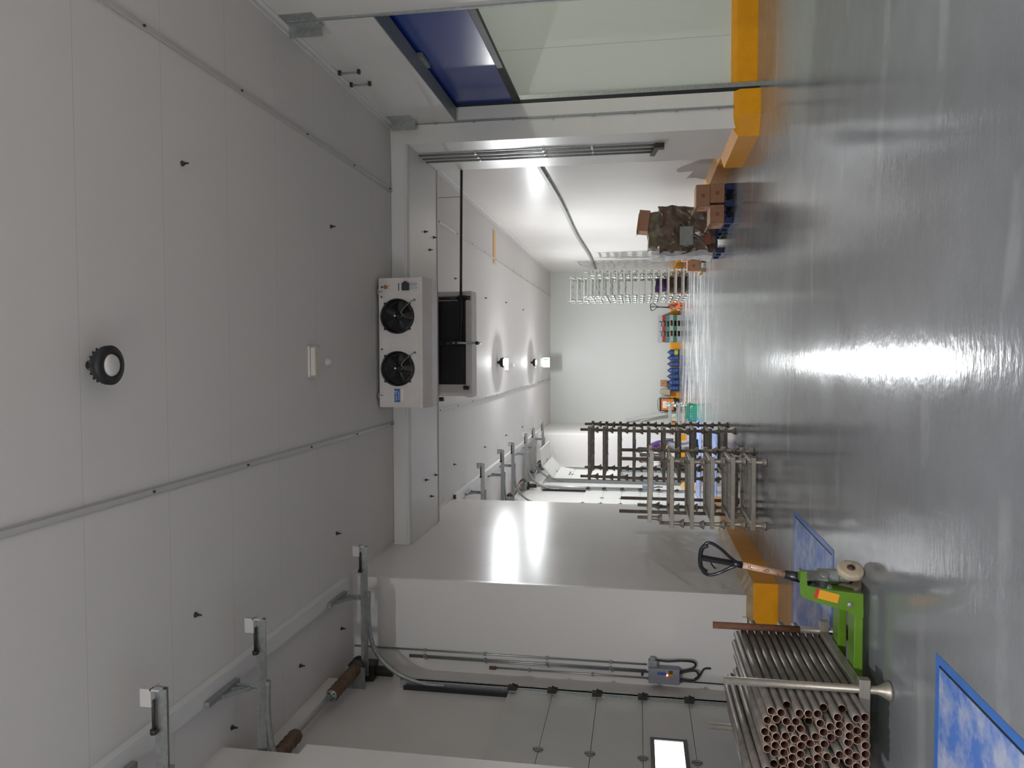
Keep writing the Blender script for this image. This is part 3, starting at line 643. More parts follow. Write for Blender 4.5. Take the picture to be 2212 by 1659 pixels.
def dock_door(idx, y0, y1, label, opened=0.0, window=None, zt=ZT):
    t = thing('door_%d' % (idx+1), label, 'door', (XD, y0, 0)); t['kind'] = 'structure'
    del t['category']
    H = DTOP+0.06; n = 6; ph = H/n
    # panels follow a path: vertical, then curve, then horizontal
    def path(s):
        zc = 3.75
        if s <= zc: return (XD+0.05, s)
        if s <= zc+1.1: q = (s-zc)/1.1*PI/2; return (XD+0.05+0.7*(1-math.cos(q)), zc+0.7*math.sin(q))
        return (XD+0.75+(s-zc-1.1), zc+0.7)
    for k in range(n):
        s0, s1 = opened+k*ph+0.002, opened+(k+1)*ph-0.002
        (xa, za), (xb, zb) = path(s0), path(s1)
        bm = nb(); d = Vector((xb-xa, 0, zb-za)); nrm = Vector((-d.z, 0, d.x)).normalized()*0.04
        A = [Vector((xa, y0-0.03, za)), Vector((xb, y0-0.03, zb)), Vector((xb, y0-0.03, zb))+nrm, Vector((xa, y0-0.03, za))+nrm]
        B = [v+Vector((0, y1-y0+0.06, 0)) for v in A]; va = [bm.verts.new(v) for v in A]; vb = [bm.verts.new(v) for v in B]
        bm.faces.new(va); bm.faces.new(vb[::-1])
        for i in range(4): bm.faces.new((va[i], vb[i], vb[(i+1) % 4], va[(i+1) % 4]))
        pn = obj('door_panel', local(t, bm), m_door, t, bevel=0.004)
        if k:
            for yy in (y0+(y1-y0)*0.5,):
                bm = nb(); M_ = Matrix.Translation((xa, yy, za)) @ Matrix.Rotation(math.atan2(xb-xa, zb-za), 4, 'Y'); box(bm, 0, 0.012, -0.04, 0.04, -0.03, 0.03, M=M_); box(bm, 0, 0.02, -0.012, 0.012, -0.05, 0.05, M=M_)
                obj('hinge', local(t, bm), m_galvd, t)
        if window == k:
            wa, wb = (1.36, 1.63) if idx == 1 else (0.0, 0.0)
            yw0, yw1 = (y0+0.93, y0+1.52)
            za2, zb2 = za+ph*0.22, zb-ph*0.22
            bm = nb()
            for a in ((yw0-0.04, yw0, za2-0.04, zb2+0.04), (yw1, yw1+0.04, za2-0.04, zb2+0.04), (yw0, yw1, za2-0.04, za2), (yw0, yw1, zb2, zb2+0.04)):
                box(bm, xa-0.01, xa+0.02, a[0], a[1], a[2], a[3])
            wf = obj('window_frame', local(t, bm), m_blackp, t)
            bm = nb(); box(bm, xa, xa+0.01, yw0, yw1, za2, zb2); obj('pane', local(t, bm), emis('daylight_pane', (1.0, 0.97, 0.95), 3.2) if idx == 1 else mat('grey_pane', (0.45, 0.45, 0.42), 0.1), t)
    if opened == 0:
        bm = nb(); box(bm, XD-0.06, XD-0.02, y0, y1, 0, DTOP); obj('door_backing', local(t, bm), m_trimd, t)  # added sheet behind the panels, blocks outside light in their gaps
    bm = nb(); box(bm, XD+0.001, XD+0.02, y0, y1, DTOP-0.03, DTOP+0.03); obj('top_seal', local(t, bm), m_black, t)
    # vertical tracks
    for s, y in ((1, y1), (-1, y0)):
        bm = nb(); ya, yb = (y+0.02, y+0.20) if s > 0 else (y-0.20, y-0.02)
        box(bm, XD+0.001, XD+0.012, ya, yb, 0.0, 4.25)
        box(bm, XD+0.012, XD+0.11, (ya if s > 0 else yb-0.012), (ya+0.012 if s > 0 else yb), 0.02, 4.25)
        box(bm, XD+0.10, XD+0.11, (ya if s > 0 else yb-0.05), (ya+0.05 if s > 0 else yb), 0.02, 4.25)
        obj('vertical_track', local(t, bm), m_galv, t)
        bm = nb(); q0, q1 = (y-0.040, y-0.010) if s > 0 else (y+0.010, y+0.040)
        box(bm, XD+0.001, XD+0.05, q0+0.01, q1-0.005, DTOP-0.02, 4.2); obj('track_seal', local(t, bm), m_black, t)
        bm = nb(); c0, c1 = (y-0.005, y+0.06) if s > 0 else (y-0.06, y+0.005)
        box(bm, XD+0.012, XD+0.022, c0, c1, 0.02, 3.75); box(bm, XD+0.022, XD+0.085, (c1-0.008 if s > 0 else c0), (c1 if s > 0 else c0+0.008), 0.02, 3.75); box(bm, XD+0.077, XD+0.085, c0+0.02, c1, 0.02, 3.75)
        obj('roller_channel', local(t, bm), m_galvd, t)
        if opened == 0:
            for k in range(1, 7):
                bm = nb(); zz = k*ph-(0.05 if k == 6 else 0)
                box(bm, XD+0.09, XD+0.13, y-0.05, y+0.03, zz-0.05, zz+0.05); bar(bm, (XD+0.12, y-0.03, zz-0.06), (XD+0.15, y+0.01, zz), 0.012, 0.012); bar(bm, (XD+0.12, y+0.03, zz-0.06), (XD+0.15, y-0.005, zz), 0.012, 0.012)
                obj('roller_bracket', local(t, bm), m_dark, t)
        # horizontal track
        yt = y+0.03*s
        bm = nb(); xe = -2.22
        box(bm, XD+0.12, xe, yt-0.028, yt+0.028, zt+0.045, zt+0.057); box(bm, XD+0.12, xe, yt-0.028, yt-0.018, zt-0.03, zt+0.045); box(bm, XD+0.12, xe, yt+0.018, yt+0.028, zt-0.01, zt+0.045)
        obj('horizontal_track', local(t, bm), m_galv, t)
        bm = nb(); tube(bm, smooth_pts([(XD+0.06, yt, 3.72), (XD+0.07, yt, 4.0), (XD+0.18, yt, 4.32), (XD+0.42, yt, 4.56), (XD+0.75, yt, zt-0.03), (XD+1.1, yt, zt-0.03)]), 0.028, 8); obj('curved_track', local(t, bm), m_galvd, t)
        bm = nb(); box(bm, xe-0.10, xe+0.02, yt-0.075, yt-0.03, zt+0.05, zt+0.13); box(bm, xe+0.008, xe+0.02, yt-0.075, yt-0.03, zt-0.01, zt+0.06); box(bm, xe-0.10, xe+0.02, yt-0.03, yt+0.03, zt+0.058, zt+0.07); o = obj('end_plate', local(t, bm), m_trimd, t)
        bm = nb(); tube(bm, [(xe-0.06, yt-0.05, zt+0.05), (xe-0.26, yt-0.05, zt+0.05)], 0.012); cyl(bm, (xe-0.26, yt-0.05, zt+0.05), (xe-0.29, yt-0.05, zt+0.05), 0.024); obj('bumper', local(t, bm), m_dark, o)
        bm = nb(); hanger(bm, -2.76, yt, zt+0.05); obj('track_hanger', local(t, bm), m_galvd, t)
    # torsion shaft, springs and drums
    zs, xs = 4.76, XD+0.22
    bm = nb(); tube(bm, [(xs, y0-0.2, zs), (xs, y1+0.2, zs)], 0.014); obj('torsion_shaft', local(t, bm), m_galvd, t)
    for ya, yb in ((y1-0.75, y1-0.12), (y0+0.05, y0+0.68)):
        bm = nb(); M_, L = frame((xs, ya, zs), (xs, yb, zs)); pr = [(0, 0), (0.055, 0)]; q = 0.0
        while q < L: pr += [(0.066, q), (0.073, q+0.035), (0.066, q+0.07)]; q += 0.09
        pr += [(0.055, L), (0, L)]; lathe(bm, pr, M_, 18); sp = obj('torsion_spring', local(t, bm), mat('spring_rust', (0.13, 0.07, 0.045), 0.6, 0.4, scale=12, col2=(0.2, 0.13, 0.09)), t)
        bm = nb(); lathe(bm, [(0, 0), (0.06, 0), (0.06, 0.012), (0, 0.012)], frame((xs, ya-0.012, zs), (xs, ya, zs))[0], 18)
        for i in range(4):
            a = PI/4+i*PI/2; cyl(bm, (xs+0.035*math.cos(a), ya-0.016, zs+0.035*math.sin(a)), (xs+0.035*math.cos(a), ya-0.012, zs+0.035*math.sin(a)), 0.010, n=8, mi=1)
        obj('spring_cone', local(t, bm), [m_castgrey, m_black], sp)
    for y, s in ((y1, 1), (y0, -1)):
        bm = nb(); M_, L = frame((xs, y-0.06, zs), (xs, y+0.08, zs)); lathe(bm, [(0, 0), (0.10, 0), (0.10, 0.02), (0.085, 0.03), (0.085, 0.10), (0.10, 0.11), (0.10, 0.14), (0, 0.14)], M_, 24); obj('cable_drum', local(t, bm), m_dark, t)
        bm = nb(); box(bm, XD+0.001, xs+0.03, y-0.09, y-0.078, zs-0.12, zs+0.12); obj('bearing_plate', local(t, bm), m_galvd, t)
    bm = nb(); box(bm, XD+0.01, XD+0.2, y1+0.1, y1+0.3, zs-0.15, zs+0.1); cyl(bm, (XD+0.1, y1+0.2, zs-0.36), (XD+0.1, y1+0.2, zs-0.15), 0.06); obj('motor', local(t, bm), m_dark, t, bevel=0.008)
    return t
dock_door(0, *doors[0], 'dock door nearest the camera, mostly outside the frame')
dock_door(1, *doors[1], 'closed white sectional dock door with bright window on the near left', window=2)
dock_door(2, *doors[2], 'closed white sectional dock door just beyond the left pier')
dock_door(3, *doors[3], 'middle one of the three far dock doors', opened=0.0)
dock_door(4, *doors[4], 'half raised far dock door with bent panels and a dark framed window', opened=2.1, window=3)

# ------------------------------------------------------------------ conduits and control boxes on the piers
def controls(yf, dx, label1, label2, lamp=True):
    t = thing('conduit_run', label1, 'conduit', (XD+dx, yf, 0.5))
    for x, z0, z1 in ((-3.60, 1.44, 5.0), (-3.67, 1.44, 4.3), (-3.69, 1.42, 4.3), (-3.76, 0.9, 3.3)):
        x += dx; bm = nb(); tube(bm, [(x, yf-0.02, z1), (x, yf-0.02, z0)], 0.011, 8)
        z = z0+0.4
        while z < z1: box(bm, x-0.02, x+0.02, yf-0.034, yf-0.001, z, z+0.03); z += 0.75
        obj('conduit', local(t, bm), m_galv, t)
    bm = nb(); tube(bm, [(-3.76+dx, yf-0.03, 3.3), (-3.76+dx, yf-0.03, 3.22)], 0.02); obj('red_sleeve', local(t, bm), m_rust2, t)
    t = thing('control_box', label2, 'control box', (-3.65+dx, yf-0.12, 1.1))
    bm = nb(); box(bm, -3.775+dx, -3.60+dx, yf-0.13, yf-0.001, 1.07, 1.42); obj('enclosure', local(t, bm), mat('box_grey', (0.26, 0.27, 0.31), 0.45), t, bevel=0.01)
    bm = nb(); box(bm, -3.60+dx, -3.53+dx, yf-0.09, yf-0.001, 1.32, 1.42); box(bm, -3.60+dx, -3.50+dx, yf-0.07, yf-0.01, 1.34, 1.40); obj('socket', local(t, bm), m_galvd, t, bevel=0.005)
    bm = nb(); box(bm, -3.665+dx, -3.635+dx, yf-0.133, yf-0.13, 1.22, 1.32); obj('label_plate', local(t, bm), mat('label_blue2', (0.05, 0.1, 0.45), 0.4), t)
    bm = nb(); box(bm, -3.672+dx, -3.62+dx, yf-0.134, yf-0.13, 1.145, 1.20); obj('switch_plate', local(t, bm), m_label_o, t)
    bm = nb(); box(bm, -3.645+dx, -3.61+dx, yf-0.155, yf-0.13, 1.15, 1.195); obj('rotary_switch', local(t, bm), m_rust2, t, bevel=0.005)
    if lamp:
        bm = nb(); cyl(bm, (-3.665+dx, yf-0.138, 1.21), (-3.665+dx, yf-0.13, 1.21), 0.008); obj('pilot_light', local(t, bm), emis('pilot_red', (1.0, 0.12, 0.04), 8.0), t)
    bm = nb(); tube(bm, smooth_pts([(-3.53+dx, yf-0.05, 1.33), (-3.52+dx, yf-0.09, 1.2), (-3.50+dx, yf-0.1, 1.05), (-3.51+dx, yf-0.08, 0.93), (-3.55+dx, yf-0.06, 0.89), (-3.60+dx, yf-0.06, 0.93), (-3.64+dx, yf-0.06, 1.06)]), 0.012, 8)
    tube(bm, smooth_pts([(-3.66+dx, yf-0.06, 1.07), (-3.62+dx, yf-0.08, 0.95), (-3.62+dx, yf-0.08, 0.88), (-3.68+dx, yf-0.08, 0.86), (-3.73+dx, yf-0.08, 0.92), (-3.73+dx, yf-0.06, 1.06)]), 0.012, 8)
    tube(bm, smooth_pts([(-3.72+dx, yf-0.06, 0.9), (-3.68+dx, yf-0.03, 0.84), (-3.61+dx, yf-0.02, 0.79), (-3.60+dx, yf-0.02, 0.72)]), 0.011, 8)
    obj('cable', local(t, bm), m_black, t)
    bm = nb(); tube(bm, [(-3.77+dx, yf-0.02, 1.44), (-3.775+dx, yf-0.02, 0.42)], 0.007, 8); cyl(bm, (-3.73+dx, yf-0.03, 1.49), (-3.70+dx, yf-0.03, 1.49), 0.012); obj('pull_cord', local(t, bm), m_black, t)
controls(YP, 0, 'thin galvanised conduits running down the near left pier', 'grey control box with red pilot light on the near left pier')
def side_controls(yc, lb1, lb2):
    t = thing('conduit_run', lb1, 'conduit', (XD, yc, 1.4))
    for y in (yc, yc+0.12):
        bm = nb(); tube(bm, [(XD+0.025, y, 4.9), (XD+0.025, y, 1.4)], 0.014, 8); obj('conduit', local(t, bm), m_galv, t)
    t = thing('control_box', lb2, 'control box', (XD, yc, 1.1))
    bm = nb(); box(bm, XD+0.001, XD+0.14, yc-0.06, yc+0.18, 1.1, 1.42); obj('enclosure', local(t, bm), MATS['box_grey'], t, bevel=0.01)
    bm = nb(); tube(bm, smooth_pts([(XD+0.08, yc, 1.1), (XD+0.1, yc, 0.98), (XD+0.09, yc+0.1, 0.94), (XD+0.07, yc+0.15, 1.02), (XD+0.06, yc+0.2, 0.85)]), 0.014, 8); obj('cable', local(t, bm), m_black, t)
side_controls(14.35, 'pair of conduits down the wall just past the left pier', 'grey control box just past the left pier')
side_controls(17.75, 'pair of conduits between the first and second far dock doors', 'grey control box between the first and second far dock doors')
side_controls(21.5, 'pair of conduits between the second and third far dock doors', 'grey control box between the second and third far dock doors')
side_controls(25.15, 'pair of conduits beside the half raised door', 'grey control box beside the half raised door')

# ------------------------------------------------------------------ stacking racks
RW, RD = 0.78, 1.03       # between post centres
def make_rack(label, mbar, mpost, group, pitch=0.25, tall=None):
    t = thing('stacking_rack', label, 'rack', (0, 0, 0), group=group)
    for sx in (-1, 1):
        for sy in (-1, 1):
            bm = nb(); M_ = Matrix.Translation((sx*RW/2, sy*RD/2, 0))
            top = (pitch+0.055) if not tall else 0.32
            lathe(bm, [(0.050, 0.0), (0.058, 0.004), (0.056, 0.014), (0.042, 0.035), (0.031, 0.055), (0.027, 0.065), (0.026, 0.115), (0.023, 0.12), (0.023, top), (0.018, top), (0.018, top-0.05)], M_, 16)
            lathe(bm, [(0.050, 0.0), (0.035, 0.03), (0.0, 0.035)], M_, 16)
            obj('corner_post', bm, mpost, t)
            if tall:
                bm = nb(); tube(bm, [(sx*RW/2, sy*RD/2, 0.2), (sx*RW/2, sy*RD/2, tall)], 0.026, 12); obj('upright_post', bm, mpost, t)
    for sy in (-1, 1):
        bm = nb(); y = sy*RD/2; box(bm, -RW/2-0.055, RW/2+0.055, y-0.028, y+0.022 if sy < 0 else y+0.028, 0.125, 0.175); obj('cross_bar', bm, mbar, t, bevel=0.003)
    for sx in (-1, 1):
        bm = nb(); x = sx*(RW/2-0.02); box(bm, x-0.022, x+0.022, -RD/2+0.02, RD/2-0.02, 0.13, 0.172); obj('side_bar', bm, mbar, t, bevel=0.003)
    bm = nb()
    for k in range(7):
        y = -RD/2+0.14+k*(RD-0.28)/6; box(bm, -RW/2+0.01, RW/2-0.01, y-0.01, y+0.01, 0.135, 0.145)
    for x in (-0.13, 0.13): box(bm, x-0.012, x+0.012, -RD/2+0.02, RD/2-0.02, 0.118, 0.134)
    obj('deck_slats', bm, mbar, t)
    return t
ORD = ['bottom', 'second from bottom', 'third from bottom', 'fourth from bottom', 'fifth from bottom', 'sixth from bottom', 'seventh from bottom', 'eighth from bottom', 'ninth from bottom', 'tenth from bottom', 'eleventh from bottom', 'twelfth from bottom', 'thirteenth from bottom', 'fourteenth from bottom', 'fifteenth from bottom', 'sixteenth from bottom', 'seventeenth from bottom']
def rack_stack(x, y, n, pitch, text_, group, mbar, mpost, jit=0.012, rz0=0.0, tall=False, tilt_top=0):
    proto = None
    for k in range(n):
        lb = text_ if n == 1 else text_ % ('topmost' if k == n-1 else ORD[k])
        loc = (x+random.uniform(-jit, jit), y+random.uniform(-jit, jit), k*pitch)
        if proto is None:
            proto = make_rack(lb, mbar, mpost, group, pitch, 1.82 if tall else None); r = proto
            r.location = loc; r.rotation_euler = (0, 0, rz0)
        else: r = dup(proto, loc, rz0+random.uniform(-0.008, 0.008), lb)
        if tilt_top and k == n-1:
            r.location = (x+0.03, y-0.02, k*pitch+0.015); r.rotation_euler = (0.0, tilt_top, rz0+0.05)
xc = (-1.33-2.10)/2
rack_stack(xc, 9.53+RD/2, 6, 0.245, 'rusty stacking rack base, %s of the nearest stack beside the pallet truck', 'rusty rack bases in the nearest stack', m_oldgalv, m_oldgalv, tilt_top=0.03)
rack_stack(-1.645, 12.5+RD/2, 10, 0.244, 'dark rusty stacking rack base, %s of the taller stack behind the nearest one', 'rusty rack bases in the taller stack', m_rust, m_rust)
rack_stack(-1.93, 11.3+RD/2-0.15, 1, 0.25, 'rusty rack base with four tall upright posts between the two rusty stacks', 'rack with uprights', m_rust, m_rust, tall=True)
rack_stack(2.25, 24.3+RD/2, 14, 0.232, 'bright galvanised rack base, %s of the front silver stack', 'silver rack bases in the front stack', m_galvb, m_galvb)
rack_stack(2.235, 26.05+RD/2, 17, 0.232, 'bright galvanised rack base, %s of the rear, taller silver stack', 'silver rack bases in the rear stack', m_galvb, m_galvb)
rack_stack(-1.86, 22.2+RD/2-0.3, 3, 0.24, 'galvanised rack base, %s of the low stack behind the green crate', 'silver rack bases in the low stack', m_galvb, m_galvb, rz0=0.0)

# ------------------------------------------------------------------ pipe bundle on its rack
cr = thing('stacking_rack', 'zinc rack base with corner posts carrying the pile of steel pipes', 'rack', (-2.49, 5.40, 0))
posts = [(-2.09, 4.90, 1.0, m_oldgalv), (-2.10, 5.93, 0.36, m_oldgalv), (-2.90, 5.93, 1.0, m_oldgalv), (-2.89, 4.90, 1.0, m_oldgalv)]
for px, py, pz, mm in posts:
    bm = nb(); M_ = Matrix.Translation((px, py, 0)); lathe(bm, [(0.050, 0.0), (0.060, 0.004), (0.058, 0.016), (0.044, 0.04), (0.033, 0.058), (0.028, 0.075), (0.025, 0.08), (0.0245, pz), (0.020, pz), (0.020, pz-0.15)], M_, 20)
    obj('corner_post', local(cr, bm), mm, cr)
bm = nb(); tube(bm, [(-2.10, 5.93, 0.33), (-2.10, 5.93, 0.97)], 0.0265, 14); obj('rusty_sleeve', local(cr, bm), m_rust2, cr)['label'] = 'brown rusted post sleeve'
for y in (4.90, 5.93):
    bm = nb(); box(bm, -2.98, -2.02, y-0.03, y+0.03, 0.125, 0.19); obj('cross_bar', local(cr, bm), m_oldgalv, cr, bevel=0.003)
for x in (-2.12, -2.88):
    bm = nb(); box(bm, x-0.025, x+0.025, 4.9, 5.93, 0.13, 0.19); obj('side_bar', local(cr, bm), m_oldgalv, cr, bevel=0.003)
bm = nb()
for k in range(6): x = -2.2-k*0.12; box(bm, x-0.014, x+0.014, 4.93, 5.9, 0.13, 0.15)
obj('deck_slats', local(cr, bm), m_oldgalv, cr)

ends = [(769,481),(892,527),(967,540),(1078,530),(1173,590),(1275,547),(1355,550),(1459,545),(1600,500),(1735,612),(1835,562),(889,625),(795,672),(690,695),(979,668),(880,705),(1138,630),(1288,678),(1562,634),(1645,660),(1830,662),(792,775),(685,785),(875,790),(978,780),(1080,740),(1155,750),(1347,793),(1435,735),(1730,700),(1650,775),(1745,815),(1832,768),(678,880),(780,850),(960,865),(1074,853),(1277,900),(1365,905),(1459,887),(1577,868),(1660,890),(1843,893),(772,948),(683,995),(880,933),(1056,930),(965,962),(1182,948),(1270,985),(1365,1035),(1563,1053),(1650,985),(1747,1050),(1840,965),(865,1010),(1060,1035),(1140,1020),(757,1120),(860,1115),(974,1105),(1065,1135),(1267,1083),(1487,1143),(1650,1100),(1848,1115),(1270,1195),(1845,1210),(865,1200),(965,1180),(1055,1230),(1145,1135),(1450,960),(1560,940),(1740,930),(760,1030),(1485,1250),(1755,1165)]
PR = 0.0262; PYE = 4.62
pts = []
for i, (a, b) in enumerate(ends):
    p = on(1540+a/5.53, 1440+b/5.53, 1, PYE); pts.append([p.x, p.z, i])
for k, (x, z) in enumerate([(-2.50, 0.83), (-2.56, 0.86), (-2.62, 0.85), (-2.45, 0.79), (-2.53, 0.79), (-2.60, 0.80), (-2.68, 0.84), (-2.70, 0.78), (-2.76, 0.83), (-2.75, 0.76),
        (-2.5, 0.72), (-2.57, 0.71), (-2.64, 0.72), (-2.7, 0.70), (-2.52, 0.64), (-2.6, 0.64), (-2.68, 0.64), (-2.76, 0.68), (-2.55, 0.56), (-2.63, 0.56), (-2.71, 0.57), (-2.78, 0.60), (-2.56, 0.48), (-2.64, 0.48), (-2.72, 0.49), (-2.8, 0.52),
        (-2.56, 0.4), (-2.64, 0.4), (-2.72, 0.41), (-2.8, 0.43), (-2.56, 0.32), (-2.64, 0.32), (-2.72, 0.33), (-2.8, 0.35), (-2.57, 0.24), (-2.65, 0.24), (-2.73, 0.24), (-2.8, 0.26)]):
    pts.append([x, z, 1000+k])
for it in range(260):
    for i in range(len(pts)):
        for j in range(i+1, len(pts)):
            dx = pts[i][0]-pts[j][0]; dz = pts[i][1]-pts[j][1]; d = math.hypot(dx, dz)
            if d < 2*PR+0.0008:
                if d < 1e-6: dx, dz, d = 1e-3, 0, 1e-3
                q = (2*PR+0.0008-d)/2/d; pts[i][0] += dx*q; pts[i][1] += dz*q; pts[j][0] -= dx*q; pts[j][1] -= dz*q
    for p in pts:
        p[0] = min(max(p[0], -2.845), -2.150); p[1] = max(p[1], 0.192+PR)
LP = 1.42
def pipe_mesh(seed):
    bm = nb(); M_ = Matrix.Rotation(-PI/2, 4, 'X')
    lathe(bm, [(PR-0.0035, 0.0), (PR, 0.0), (PR, LP), (PR-0.0035, LP)], M_, 18, mif=[2, 0, 2])
    lathe(bm, [(PR-0.0035, LP), (PR-0.0035, 0.0)], M_, 18, mif=[1])
    return bm
p0 = obj('steel_pipe', pipe_mesh(0), [m_pipe, m_pipein, m_rim]); first = True
def jx(): return random.uniform(-1, 1)
for x, z, i in pts:
    if first: o = p0; first = False
    else: o = p0.copy(); COL.objects.link(o)
    rec = abs(jx())*0.03
    if i < 1000 and ends[i] in ((967,540),(1355,550),(880,705),(1138,630),(1155,750),(1140,1020),(1450,960),(1740,930),(1560,940),(1600,500)): rec = 0.12
    if i >= 1000 and z > 0.7: rec = -0.10
    o.location = (x, PYE+rec, z)
    tag(o, 'loose steel pipe lying in the pile on the rack at the near left', 'pipe', 'steel pipes piled on the near left rack')

# ------------------------------------------------------------------ pallet trucks
def pallet_truck(loc, rz, label, mbody, wrap=True, lean=0.0, steer=-2.0):
    """local: forks along -x, handle at +x end, width along y"""
    t = thing('pallet_truck', label, 'pallet truck', loc, rz)
    for y in (-0.2, 0.2):
        bm = nb(); prism(bm, [(-1.12, 0.075), (-1.17, 0.09), (-1.17, 0.105), (-1.12, 0.125), (0.04, 0.125), (0.06, 0.12), (0.06, 0.07), (-1.12, 0.065)], 1, y-0.075, y+0.075)
        fk = obj('fork', bm, mbody, t, bevel=0.008)
        bm = nb(); cyl(bm, (-1.0, y-0.035, 0.038), (-1.0, y+0.035, 0.038), 0.038); obj('load_roller', bm, m_cream, fk)
    # side plates sloping up over the pump
    plate = [(0.219, 0.470), (0.221, 0.430), (0.124, 0.426), (0.105, 0.301), (0.085, 0.072), (-0.07, 0.068), (-0.07, 0.125), (-0.033, 0.164), (0.014, 0.368), (0.048, 0.455), (0.071, 0.470)]
    for y in (-0.278, 0.258):
        bm = nb(); A_ = [bm.verts.new((p_[0], y, p_[1])) for p_ in plate]; B_ = [bm.verts.new((p_[0], y+0.02, p_[1])) for p_ in plate]
        if y > 0:      # far side has no arm
            bmesh.ops.delete(bm, geom=A_+B_, context='VERTS'); prism(bm, [(0.095, 0.22), (0.085, 0.072), (-0.07, 0.068), (-0.07, 0.125), (-0.033, 0.164), (-0.01, 0.22)], 1, y, y+0.02); obj('side_plate', bm, mbody, t); continue
        for tri in ((0, 1, 2, 9), (0, 9, 10), (2, 8, 9), (2, 3, 7, 8), (3, 4, 7), (4, 5, 6), (4, 6, 7)):
            bm.faces.new([A_[q] for q in tri]); bm.faces.new([B_[q] for q in tri][::-1])
        for q in range(len(plate)): r_ = (q+1) % len(plate); bm.faces.new((A_[q], A_[r_], B_[r_], B_[q]))
        obj('side_plate', bm, mbody, t)
    bm = nb(); prism(bm, [(0.07, 0.22), (0.055, 0.22), (0.04, 0.08), (0.055, 0.08)], 1, -0.258, 0.258); obj('cover_plate', bm, mbody, t)
    bm = nb(); box(bm, 0.13, 0.205, -0.258, -0.14, 0.435, 0.460); obj('top_bar', bm, mbody, t, bevel=0.004)
    if wrap:
        bm = nb(); cyl(bm, (0.012, -0.286, 0.155), (0.012, -0.277, 0.155), 0.018); obj('pivot_pin', bm, m_castgrey, t)
        bm = nb()
        M_ = Matrix.Translation((0.062, -0.2795, 0.30)) @ Matrix.Rotation(0.22, 4, 'Y'); box(bm, -0.030, 0.030, -0.001, 0.001, -0.075, 0.055, M=M_); lb = obj('warning_label', bm, m_label_o, t)
        bm = nb(); box(bm, -0.032, 0.032, -0.0012, 0.001, 0.055, 0.078, M=M_); obj('label_header', bm, m_red, lb)
    # pump, steering axle, wheels and handle turn together
    SX = 0.115; SR = Matrix.Translation((SX, 0, 0)) @ Matrix.Rotation(steer, 4, 'Z') @ Matrix.Translation((-SX, 0, 0))
    def tr(bm):
        for v in bm.verts: v.co = SR @ v.co
        return bm
    bm = nb(); lathe(bm, [(0, 0.16), (0.05, 0.16), (0.055, 0.18), (0.055, 0.29), (0.05, 0.31), (0, 0.32)], Matrix.Translation((SX, 0, 0)), 24); cyl(bm, (SX, 0, 0.09), (SX, 0, 0.17), 0.04); cyl(bm, (SX, 0, 0.31), (SX, 0, 0.445), 0.024)
    lathe(bm, [(0, 0), (0.032, 0), (0.032, 0.12), (0, 0.12)], frame((SX+0.045, -0.06, 0.27), (SX+0.045, 0.06, 0.27))[0], 16); box(bm, SX+0.0, SX+0.10, -0.055, -0.035, 0.25, 0.42); box(bm, SX+0.0, SX+0.10, 0.035, 0.055, 0.25, 0.42)
    obj('hydraulic_pump', tr(bm), m_castgrey, t, bevel=0.006)
    bm = nb(); cyl(bm, (SX, -0.10, 0.087), (SX, 0.10, 0.087), 0.018); box(bm, SX-0.03, SX+0.03, -0.02, 0.02, 0.08, 0.14); obj('axle', tr(bm), m_dark, t)
    for y in (-0.085, 0.035):
        bm = nb(); M_, L = frame((SX, y, 0.087), (SX, y+0.05, 0.087)); lathe(bm, [(0.028, 0.0), (0.070, 0.0), (0.084, 0.004), (0.087, 0.012), (0.087, 0.038), (0.084, 0.046), (0.070, 0.05), (0.028, 0.05)], M_, 32)
        wh = obj('steer_wheel', tr(bm), m_cream, t)
        bm = nb(); lathe(bm, [(0, -0.004), (0.028, -0.004), (0.028, 0.054), (0, 0.054)], M_, 20); obj('wheel_hub', tr(bm), m_rust2, wh)
    hx = SX+0.05
    A = Vector((hx, lean*0.1, 0.36)); B = Vector((hx, lean*0.55, 0.535)); C = Vector((hx, lean*1.35, 0.835)); D = Vector((hx, lean*1.9, 1.10))
    bm = nb(); tube(bm, [A, B], [0.042, 0.03], 14); obj('handle_sleeve', tr(bm), m_blackp, t)
    bm = nb(); tube(bm, [B, C], 0.022, 14); hp = obj('handle_tube', tr(bm), mat('wrapped_handle', (0.62, 0.32, 0.20), 0.18, scale=35, col2=(0.70, 0.46, 0.36), bump=0.5, coat=0.7) if wrap else m_blackp, t)
    if wrap:
        Bw, Cw = SR @ B, SR @ C
        for s_, dz, sz in (('PL', 0.27, 0.03), ('NO', 0.15, 0.03), ('L', 0.05, 0.03)):
            p = Bw+(Cw-Bw)*(dz/0.34)+Vector((0, -0.0225, 0)); text('lettering', s_, sz, Matrix.Translation(p) @ Matrix.Rotation(PI/2, 4, 'X') @ Matrix.Rotation(-PI/2, 4, 'Z'), m_dark, hp, 0.0006)
    e = (D-C).normalized()
    loop = [C+e*0.0, C+e*0.07+Vector((0, 0.045, 0)), C+e*0.14+Vector((0, 0.105, 0)), C+e*0.21+Vector((0, 0.142, 0)), C+e*0.25+Vector((0, 0.13, 0)), C+e*0.272+Vector((0, 0.08, 0)), C+e*0.28, C+e*0.272-Vector((0, 0.08, 0)), C+e*0.25-Vector((0, 0.13, 0)), C+e*0.21-Vector((0, 0.142, 0)), C+e*0.14-Vector((0, 0.105, 0)), C+e*0.07-Vector((0, 0.045, 0)), C]
    bm = nb(); tube(bm, smooth_pts(loop, 4), 0.0115, 10)
    tube(bm, [C-e*0.01, C+e*0.06], [0.026, 0.02], 12); bar(bm, C+e*0.0, C+e*0.28, 0.034, 0.026, up=(0, 1, 0)); obj('grip', tr(bm), m_blackp, t)
